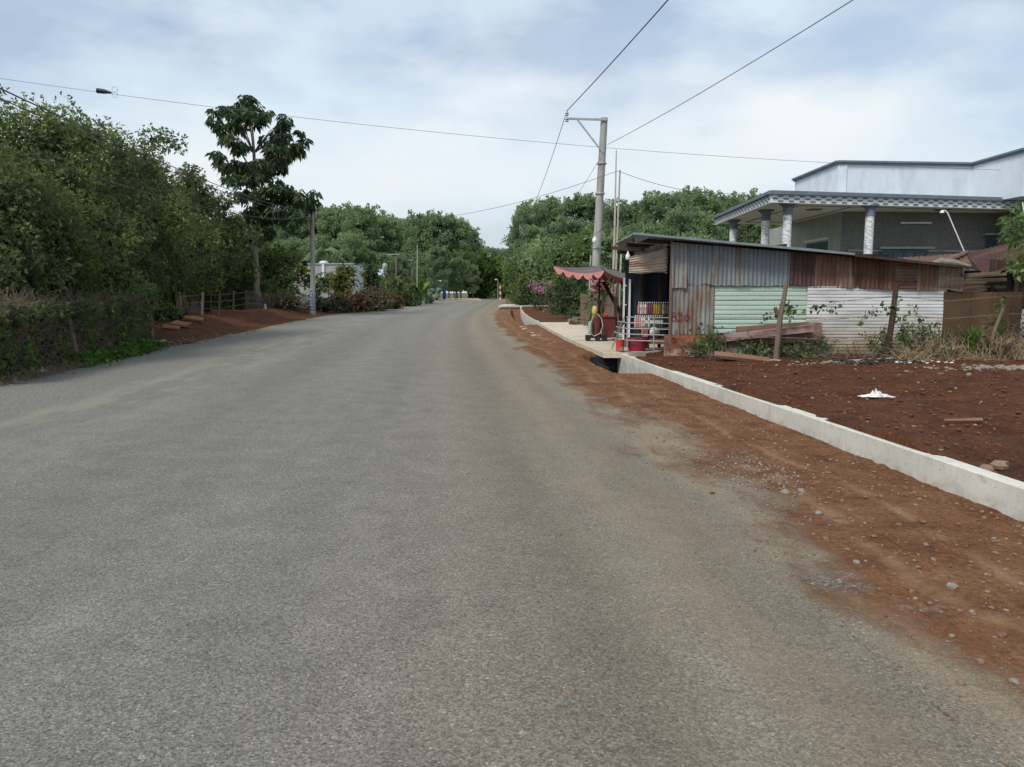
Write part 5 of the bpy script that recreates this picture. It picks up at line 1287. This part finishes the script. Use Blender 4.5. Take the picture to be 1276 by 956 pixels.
# palms and pine-like shape behind the grey building
pm1 = thing('palm_tree', 'small palm with arching fronds behind the left utility pole', 'palm', base(400, 82))
b = base(402, 82); tp = Wp(402, 315, 82); MB().tube([b, tp], [.16, .12], 7).build('trunk', M['bark_far'], pm1, True)
mb = MB()
for k in range(16):
    a = k*2.4; el = random.uniform(.1, 1.); Lr = 2.6
    for j in range(9):
        s0 = j/9*Lr; z0 = s0*math.sin(el)-.28*s0*s0; p = tp+Vector((math.cos(a)*s0*math.cos(el), math.sin(a)*s0*math.cos(el), z0))
        for sd in (-1, 1):
            w = Vector((-math.sin(a), math.cos(a), 0))*sd*.5*(1-j/11); d = Vector((math.cos(a), math.sin(a), 0))
            mb.add([p, p+d*.14, p+w+d*.25-Vector((0, 0, .25)), p+w*.9-Vector((0, 0, .28))], [(0, 1, 2, 3)])
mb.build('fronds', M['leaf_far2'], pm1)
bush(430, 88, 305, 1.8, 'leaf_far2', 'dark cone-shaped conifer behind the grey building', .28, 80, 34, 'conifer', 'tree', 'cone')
# banana plants
def banana(px, D, H, label):
    b = base(px, D); t = thing('banana_plant', label, 'plant', b, 'banana plants at the left road edge')
    MB().tube([b, b+Vector((.05, 0, H*.5))], [.1, .06], 7).build('stem', M['leaf_mid'], t, True)
    mb = MB(); tp = b+Vector((.05, 0, H*.45))
    for k in range(8):
        a = random.uniform(0, 6.28); el = random.uniform(.7, 1.35); Lr = H*.75; prev = None
        for j in range(7):
            s0 = j/6*Lr; p = tp+Vector((math.cos(a)*s0*math.cos(el), math.sin(a)*s0*math.cos(el), s0*math.sin(el)-.25*s0*s0/H)); w = Vector((-math.sin(a), math.cos(a), .2))*.24*math.sin(max(.12, j/6)*math.pi*.95+.05)
            cur = (p-w, p+w)
            if prev: mb.add([prev[0], prev[1], cur[1], cur[0]], [(0, 1, 2, 3)])
            prev = cur
    mb.build('fronds', M['leaf_lime'], t); return t
banana(524, 72, 2.6, 'light green banana plant just right of the bamboo pole'); banana(530, 76, 2.2, 'smaller banana plant left of the prickly cactus clump')
cc = thing('cactus_clump', 'grey green prickly cactus clump at the bend of the left road edge', 'cactus', base(537, 78))
mb = MB()
for k in range(14): b = base(537, 78)+Vector((random.gauss(0, .5), random.gauss(0, .4), .2+random.random()*1.2)); mb.rock(b, .28, 1.1)
mb.build('pads', M['leaf_hazy'], cc, True)

# ------------------------------------------------------------------ right lot: weeds, posts, planks, rubble
def weed(px, D, H, spread, mt, label, nst=16, L=.07, nl=60, group='weeds in front of the tin shop'):
    b = base(px, D); t = thing('weed', label, 'weed', b, group); mb = MB(); C = []
    for k in range(nst):
        a = random.uniform(0, 6.28); r = spread*random.random(); h = H*random.uniform(.5, 1.1)
        p0 = b+Vector((r*.5*math.cos(a), r*.3*math.sin(a), 0)); p2 = p0+Vector((r*math.cos(a), r*.5*math.sin(a), h)); p1 = p0.lerp(p2, .5)+Vector((0, 0, h*.12))
        mb.tube([p0, p1, p2], [.006, .005, .002], 3, False)
        for j in range(nl//nst+1): C.append(tuple(p0.lerp(p2, random.uniform(.15, 1))+Vector((random.gauss(0, .04), random.gauss(0, .04), random.gauss(0, .03)))))
    mb.build('stem', M['twig' if 'green' not in label else 'leaf_mid'], t)
    leaves('foliage', np.array(C), L, M[mt], t, .5, .1, 3); return t
wl = [(889, 15.7, .75, .3, 'leaf_mid', 'green weed growing against the brick base', 18, .08, 160), (875, 15.9, .35, .3, 'leaf_dark', 'dark green low weed at the brick base foot'), (930, 15.5, .4, .45, 'leaf_dark', 'dark green weed beside the leaning pink plank'), (955, 15.6, .5, .4, 'leaf_mid', 'green weed left of the forked post'),
      (990, 15.5, .4, .5, 'leaf_dark', 'dark green weed right of the forked post'), (1020, 15.7, .45, .5, 'leaf_dark', 'dark green weed under the white tin'), (1105, 15.7, .6, .35, 'leaf_mid', 'green weed at the foot of the straight post'), (1128, 15.6, .8, .5, 'leaf_mid', 'tall green weed right of the straight post'),
      (1150, 15.8, .7, .5, 'leaf_dark', 'dark green weed before the white tin end'), (1180, 15.5, .75, .5, 'leaf_dark', 'dark green weed before the first brown board'), (1238, 15.6, .8, .5, 'leaf_dead', 'dry brown weed before the last brown board'), (1262, 15.3, .9, .5, 'leaf_dead', 'tall dry brown weed at the right photo edge'), (1160, 15.2, .45, .6, 'leaf_dead', 'dry straw coloured weed before the white tin end'), (1225, 15.2, .5, .6, 'leaf_dead', 'dry weed right beside the bright grass tuft')]
for a in wl:
    weed(*a[:6], *(a[6:] if len(a) > 6 else (16, .07, 110)))
def grass(px, D, H, n, mt, label, sprd=.5):
    b = base(px, D); mb = MB()
    for k in range(n):
        a = random.uniform(0, 6.28); l = H*random.uniform(.5, 1.1); o_ = Vector((math.cos(a), math.sin(a), 0)); s = random.uniform(.05, sprd); w = Vector((-math.sin(a), math.cos(a), 0))*.008
        p0 = b+o_*.06*random.random(); p1 = p0+o_*s*l*.4+Vector((0, 0, l*.7)); p2 = p0+o_*s*l*1.3+Vector((0, 0, l*.85))
        mb.add([p0-w, p0+w, p1+w, p1-w], [(0, 1, 2, 3)]); mb.add([p1-w, p1+w, p2], [(0, 1, 2)])
    o = mb.build('grass_tuft', M[mt], None); return tag(o, label, 'grass')
grass(1211, 15.0, .75, 170, 'leaf_bright', 'bright green grass tuft before the brown boards', .7)
grass(1160, 15.1, .4, 120, 'twig_pale', 'pale dry grass tuft before the white tin end', 1.2)
grass(1250, 14.7, .5, 160, 'twig_pale', 'pale dry grass tuft near the rubble pile', 1.2)
grass(1190, 14.6, .35, 120, 'twig_pale', 'pale dry grass tuft at the soil edge below the green grass', 1.4)
o = twigs(900, lambda: (lambda q: base(q, random.uniform(14.3, 15.9))+Vector((0, 0, .03)))(random.uniform(1120, 1300)), .5, .005, .25).build('dry_stems', M['twig_pale'], None); tag(o, 'tangle of dry stems along the right end of the shop wall', 'dry stems', kind='stuff')
o = twigs(500, lambda: (lambda q: base(q, random.uniform(15.3, 15.9))+Vector((0, 0, .03)))(random.uniform(880, 1120)), .35, .005, .3).build('dry_stems', M['twig'], None); tag(o, 'thin brown stems along the middle of the shop wall', 'dry stems', kind='stuff')
# wire fence posts
wf = thing('wire_fence', 'barbed wire fence on crooked wooden posts before the tin shop', 'fence', base(1040, 15.4))
def pst(pts, r, lb): o = MB().tube(pts, r, 7).build('post', M['wood_dark' if 'straight' in lb else 'wood'], wf, True); o['label'] = lb
pst([base(969, 15.3), Wp(972, 396, 15.3), Wp(977, 370, 15.3), Wp(980, 351, 15.3)], [.06, .055, .045, .035], 'crooked forked wooden post')
MB().tube([Wp(972, 395, 15.3), Wp(967, 388, 15.28), Wp(966, 383, 15.25)], [.045, .04, .035], 6).build('post_fork', M['wood'], wf, True)
pst([base(1107, 15.4), Wp(1112, 395, 15.4), Wp(1117, 353, 15.4)], [.06, .06, .05], 'straight dark wooden post')
pst([base(1234, 15.0), Wp(1240, 410, 15.0), Wp(1250, 385, 15.0)], [.04, .035, .03], 'thin leaning grey post')
pst([base(1247, 15.4), Wp(1249, 400, 15.4), Wp(1250, 372, 15.4)], [.05, .045, .04], 'brown post at the last board')
for h in (.45, .85, 1.2):
    P_ = [base(890, 15.6)+Vector((0, 0, h)), base(970, 15.3)+Vector((0, 0, h)), base(1040, 15.35)+Vector((0, 0, h-.06)), base(1110, 15.4)+Vector((0, 0, h+.03)), base(1180, 15.3)+Vector((0, 0, h-.08)), base(1250, 15.3)+Vector((0, 0, h)), base(1330, 15.)+Vector((0, 0, h))]
    mbw = MB(); mbw.tube(P_, .005, 4)
    for a, b_ in zip(P_[:-1], P_[1:]):
        for k in range(12): q = a.lerp(b_, k/12); mbw.tube([q+Vector((-.02, 0, -.02)), q+Vector((.02, 0, .02))], .003, 3, False)
    mbw.build('barbed_wire', M['twig'], wf)
# twigs hanging on the white sheet with vine leaves
def vine(px0, py0, px1, py1, n, label):
    t = thing('vine', label, 'vine', Wp(px0, py0, 15.35), 'vines hanging on the barbed wire'); pts = []
    for i in range(n+1): s = i/n; pts.append(Wp(lerp(px0, px1, s)+3*math.sin(s*6+px0), lerp(py0, py1, s)-5*math.sin(s*3.1), 15.35))
    MB().tube(pts, .006, 3).build('stem', M['twig'], t)
    leaves('foliage', np.array([tuple(p+Vector((random.gauss(0, .05), 0, random.gauss(0, .04)))) for p in pts for _ in range(3)]), .08, M['leaf_dark'], t, .8, .6, 1)
vine(1114, 373, 1126, 420, 12, 'vine with dark leaves dangling right of the straight post'); vine(1140, 380, 1148, 415, 9, 'short vine at the right part of the white tin'); vine(1006, 388, 1046, 384, 12, 'dark leaved vine draped along the wire left of the straight post')
vine(952, 400, 990, 383, 10, 'thin vine across the forked post'); vine(980, 380, 988, 402, 8, 'short vine hanging before the mint green tin')
vine(1070, 400, 1112, 382, 10, 'dry looping vine left of the straight post')
wk = weed(1249, 15.2, 1.15, .10, 'leaf_bright', 'green leafy shoots climbing the post by the brown boards', 6, .09, 24)
# planks and logs
o = MB().beam(Wp(903, 421, 15.7), Wp(1011, 409, 15.6), .3, .13).build('plank', M['wood_pink']); tag(o, 'faded pink plank leaning beside the forked post', 'plank')
o = MB().beam(Wp(918, 412, 15.95), Wp(1008, 406, 15.95), .1, .16).build('plank', M['wood_red']); tag(o, 'brown corrugated plank behind the faded pink one', 'plank')
o = MB().beam(Wp(906, 429, 15.85), Wp(1012, 419, 15.75), .22, .16).build('plank', M['wood']); tag(o, 'thick grey brown plank underneath the faded pink one', 'plank')
o = MB().beam(Wp(1005, 414, 15.9), Wp(1022, 414, 15.9), .2, .4).build('board', M['tin_rust_h']); tag(o, 'small rusty board at the right end of the planks', 'board')
o = MB().tube([Wp(890, 442, 15.3), Wp(925, 446, 15.2), Wp(958, 450, 15.1)], [.07, .08, .07], 7).build('log', M['wood_red']); tag(o, 'reddish brown log lying on the soil before the brick base', 'log')
o = MB().tube([Wp(955, 451, 15.1), Wp(1020, 455, 15.0), Wp(1112, 449, 15.1)], [.06, .075, .055], 7).build('log', M['log_pale']); tag(o, 'long pale log lying before the white tin', 'log')
# brick chips under base, stones and rubble
def gravel(name, label, cat, n, posf, r0, r1, mt):
    mb = MB()
    for k in range(n): p = posf(); r = random.uniform(r0, r1); mb.rock(p+Vector((0, 0, r*.25)), r, random.uniform(.35, .7), 5)
    o = mb.build(name, M[mt]); return tag(o, label, cat, kind='stuff')
def gau(px, D, sx, sy):
    c = base(px, D); 
    def f():
        x, y = c.x+random.gauss(0, sx), c.y+random.gauss(0, sy); return Vector((x, y, plot_z(x, y, U(x, y)) if U(x, y) > 4.05 and y < 17.8 else verge_z(x, y, max(2.36, U(x, y)))))
    return f
gravel('rubble', 'pile of pale broken rubble at the right edge of the soil lot', 'rubble', 130, gau(1258, 13.2, .42, .25), .015, .06, 'stone_pale')
gravel('rubble', 'thin scatter of pale rubble left of the rubble pile', 'rubble', 40, gau(1205, 12.9, .6, .35), .01, .045, 'stone_pale')
gravel('ash', 'grey ash and chips below the pale log', 'ash', 110, gau(1030, 14.4, .45, .18), .012, .04, 'stone_pale')
gravel('charcoal', 'black burnt litter below the pale log', 'ash', 120, gau(1085, 14.5, .6, .2), .02, .06, 'black')
gravel('white_chips', 'white chips on the soil beside the burnt patch', 'chips', 26, gau(1150, 14.2, .5, .25), .015, .04, 'plastic_white')
gravel('gravel', 'patch of grey gravel where asphalt meets dirt', 'gravel', 330, gau(950, 6.6, .22, .42), .004, .014, 'stone_pale')
def onverge():
    y = 2+random.random()**1.3*15; u = random.uniform(2.3, 3.95); x = u+cx(y); return Vector((x, y, verge_z(x, y, u)))
gravel('pebbles', 'pebbles scattered over the red dirt verge', 'pebbles', 900, onverge, .005, .020, 'stone_brown')
gravel('pale_pebbles', 'pale stone chips scattered over the red dirt verge', 'pebbles', 260, onverge, .004, .016, 'stone_pale')
def onlot():
    y = 4.5+random.random()*11.5; u = 4.2+random.random()**1.1*9; x = u+cx(y); return Vector((x, y, plot_z(x, y, u)))
gravel('soil_clods', 'dark clods of soil over the red lot', 'soil clods', 2600, onlot, .008, .036, 'clod')
gravel('lot_chips', 'pale chips scattered over the red lot', 'chips', 170, onlot, .008, .026, 'stone_pale')
def onroad():
    y = 2.2+random.random()**1.6*16; u = random.gauss(1.6, .8); x = u+cx(y); return Vector((x, y, g(y)))
gravel('road_grit', 'loose grit on the dusty right side of the road', 'grit', 500, onroad, .003, .010, 'stone_brown')
gravel('shoulder_grit', 'pale grit along the left road shoulder', 'grit', 700, lambda: (lambda y, u: Vector((u+cx(y), y, g(y)+.02)))(random.uniform(11, 30), -8.3+random.gauss(0, .45)), .01, .035, 'stone_pale')
def crumbs():
    y = 2+random.random()**1.5*11; u = 4.0-abs(random.gauss(0, .9)); u = max(1.9, u); x = u+cx(y); return Vector((x, y, verge_z(x, y, u) if u > 2.3 else g(y)))
M['crumb'] = pm('soil_crumb', (.11, .056, .031), (.21, .125, .077), 9, .95)
gravel('soil_crumbs', 'loose red soil crumbs over the dirt verge', 'soil crumbs', 2200, crumbs, .003, .011, 'crumb')
# individual stones
def stone(px, py, r, mt, label, fl=.6):
    # intersect the view ray with the ground there
    D = 3.
    for _ in range(60):
        p = Wp(px, py, D); z = verge_z(p.x, D, U(p.x, D)) if U(p.x, D) < 4.05 else plot_z(p.x, D, U(p.x, D))
        if U(p.x, D) < 2.3: z = g(D)
        if p.z <= z: break
        D += .2
    o = MB().rock((p.x, D, z+r*.3), r, fl, 10).build('stone', M[mt], None, True); return tag(o, label, 'stone')
stone(1230, 588, .055, 'stone_brown', 'small brown stone, left of a pair above the drain wall')
stone(1245, 590, .075, 'stone_brown', 'larger brown stone, right of a pair above the drain wall')
stone(978, 616, .035, 'stone_pale', 'grey egg-sized stone at the gravel patch')
stone(998, 618, .03, 'stone_pale', 'pale flat stone right of the grey stone at the gravel patch')
stone(1020, 646, .03, 'stone_pale', 'cream stone chip on the dirt right of the gravel patch')
stone(1185, 744, .028, 'stone_pale', 'white stone chip on the dirt verge, lower right')
stone(1262, 868, .02, 'stone_pale', 'tan stone chip at the lower right corner')
stone(1067, 711, .022, 'stone_pale', 'small pale stone where dirt meets asphalt')
stone(888, 617, .018, 'clod', 'dark clod lying on the asphalt edge')
stone(1196, 883, .018, 'stone_brown', 'brown pebble near the lower right corner')
mb = MB(); c = Wp(1098, 516, 10.6); c = Vector((c.x, 9.9, 0)); c.x = WX(1098, 9.9); c.z = plot_z(c.x, 9.9, U(c.x, 9.9))
crumple('plastic_bag', c+Vector((0, 0, .0)), .44, .13, -.15, 'long crumpled white plastic bag on the red soil lot', h=.05)
crumple('plastic_bag', c+Vector((.06, .16, .0)), .17, .12, .4, 'short crumpled white plastic scrap just behind the long one on the soil lot', h=.09)
p = base(1180, 7.9); o = MB().tube([Vector((WX(1185, 8.), 8., plot_z(WX(1185, 8.), 8., 7)+.05)), Vector((WX(1229, 8.), 7.95, plot_z(WX(1229, 8.), 8., 7)+.03))], [.018, .025], 6).build('stick', M['wood_red']); tag(o, 'short reddish stick lying on the soil lot', 'stick')

# roof-side tree at the right edge
b = base(1310, 14.6)
cl = [(Wp(px, py, 14.6+random.uniform(-.5, .5))[:]+(r*.015,)) for px, py, r in ((1262, 283, 12), (1272, 270, 14), (1258, 292, 10), (1270, 300, 14), (1284, 290, 20), (1290, 265, 20), (1266, 326, 10), (1277, 335, 16), (1252, 277, 7), (1300, 310, 26), (1310, 280, 30), (1274, 318, 9), (1262, 243+30, 9))]
tree('leafy_tree', 'leafy branches of a tree reaching in at the right photo edge', 'tree', b, 3.5, cl, .11, 420, M['leaf_mid'], .07, core=None)
o = MB().tube([base(1292, 14.2), Wp(1283, 300, 14.2), Wp(1276, 262, 14.2), Wp(1274, 252, 14.2)], [.03, .02, .015, .01], 5).build('bare_stick', M['white'], None); tag(o, 'thin whitish stick upright among the branches at the right edge', 'stick')

# ------------------------------------------------------------------ sky, sun, camera
SUN_EL, SUN_AZ = 48, -140      # azimuth from +Y, negative = left
w = bpy.data.worlds.new('World'); scn.world = w; w.use_nodes = True; nt = w.node_tree; nt.nodes.clear()
sky = nt.nodes.new('ShaderNodeTexSky'); sky.sky_type = 'NISHITA'; sky.sun_disc = False; sky.sun_elevation = R(SUN_EL); sky.sun_rotation = R(SUN_AZ)
sky.air_density = 1.0; sky.dust_density = 2.5; sky.ozone_density = 1.0
bg1 = nt.nodes.new('ShaderNodeBackground'); bg1.inputs[1].default_value = .15
nt.links.new(sky.outputs[0], bg1.inputs[0])
tc = nt.nodes.new('ShaderNodeTexCoord'); v = tc.outputs['Generated']
sx = nt.nodes.new('ShaderNodeSeparateXYZ'); nt.links.new(v, sx.inputs[0])
cvm = nt.nodes.new('ShaderNodeMapping'); cvm.inputs['Scale'].default_value = (1., 1., 2.3); cvm.inputs['Location'].default_value = (3.1, .4, .35); nt.links.new(v, cvm.inputs[0])
c1n = tex_noise(nt, cvm.outputs[0], 2.6, 6, .5); c2n = tex_noise(nt, cvm.outputs[0], 1.5, 4, .45)
mask = ramp(nt, [(.40, .45), (.5, .8), (.60, 1.)], c1n).outputs[0]
cf_ = math_(nt, 'ADD', math_(nt, 'MULTIPLY', c2n, .6), math_(nt, 'MULTIPLY', c1n, .4))
shade = ramp(nt, [(.36, (.54, .66, .80)), (.46, (.66, .77, .86)), (.54, (.74, .82, .87)), (.64, (.88, .89, .90))], cf_).outputs[0]
puff = ramp(nt, [(.52, 0.), (.60, .75), (.72, 1.)], tex_noise(nt, cvm.outputs[0], 4.6, 8, .52)).outputs[0]
shade = mixc(nt, math_(nt, 'MULTIPLY', puff, .42), shade, (.86, .875, .89))
# paler haze close to the horizon
hz_ = math_(nt, 'DIVIDE', math_(nt, 'SUBTRACT', .30, sx.outputs[2]), .34, True)
shade = mixc(nt, math_(nt, 'MULTIPLY', hz_, .6), shade, (.60, .68, .735))
bg2 = nt.nodes.new('ShaderNodeBackground'); bg2.inputs[1].default_value = 1.12; nt.links.new(shade, bg2.inputs[0])
mx = nt.nodes.new('ShaderNodeMixShader'); nt.links.new(math_(nt, 'MAXIMUM', mask, math_(nt, 'MULTIPLY', hz_, .9)), mx.inputs[0]); nt.links.new(bg1.outputs[0], mx.inputs[1]); nt.links.new(bg2.outputs[0], mx.inputs[2])
out = nt.nodes.new('ShaderNodeOutputWorld'); nt.links.new(mx.outputs[0], out.inputs[0])
sl = bpy.data.lights.new('Sun', 'SUN'); sl.energy = 3.0; sl.angle = R(16); sl.color = (1., .95, .87)
so = bpy.data.objects.new('Sun', sl); col.objects.link(so)
d = Vector((math.sin(R(SUN_AZ))*math.cos(R(SUN_EL)), math.cos(R(SUN_AZ))*math.cos(R(SUN_EL)), math.sin(R(SUN_EL))))
so.rotation_euler = (-d).to_track_quat('-Z', 'Y').to_euler()
cam = bpy.data.cameras.new('Camera'); cam.sensor_width = 36; cam.lens = F/1276*36; cam.clip_end = 6000; cam.clip_start = .05
co = bpy.data.objects.new('Camera', cam); col.objects.link(co); co.location = (0, 0, EYE); co.rotation_euler = (R(90)-PITCH, 0, 0)
scn.camera = co
scn.render.engine = 'CYCLES'
scn.cycles.max_bounces = 12; scn.cycles.diffuse_bounces = 6; scn.cycles.transmission_bounces = 8
scn.view_settings.view_transform = 'Standard'; scn.view_settings.look = 'None'; scn.view_settings.exposure = 0
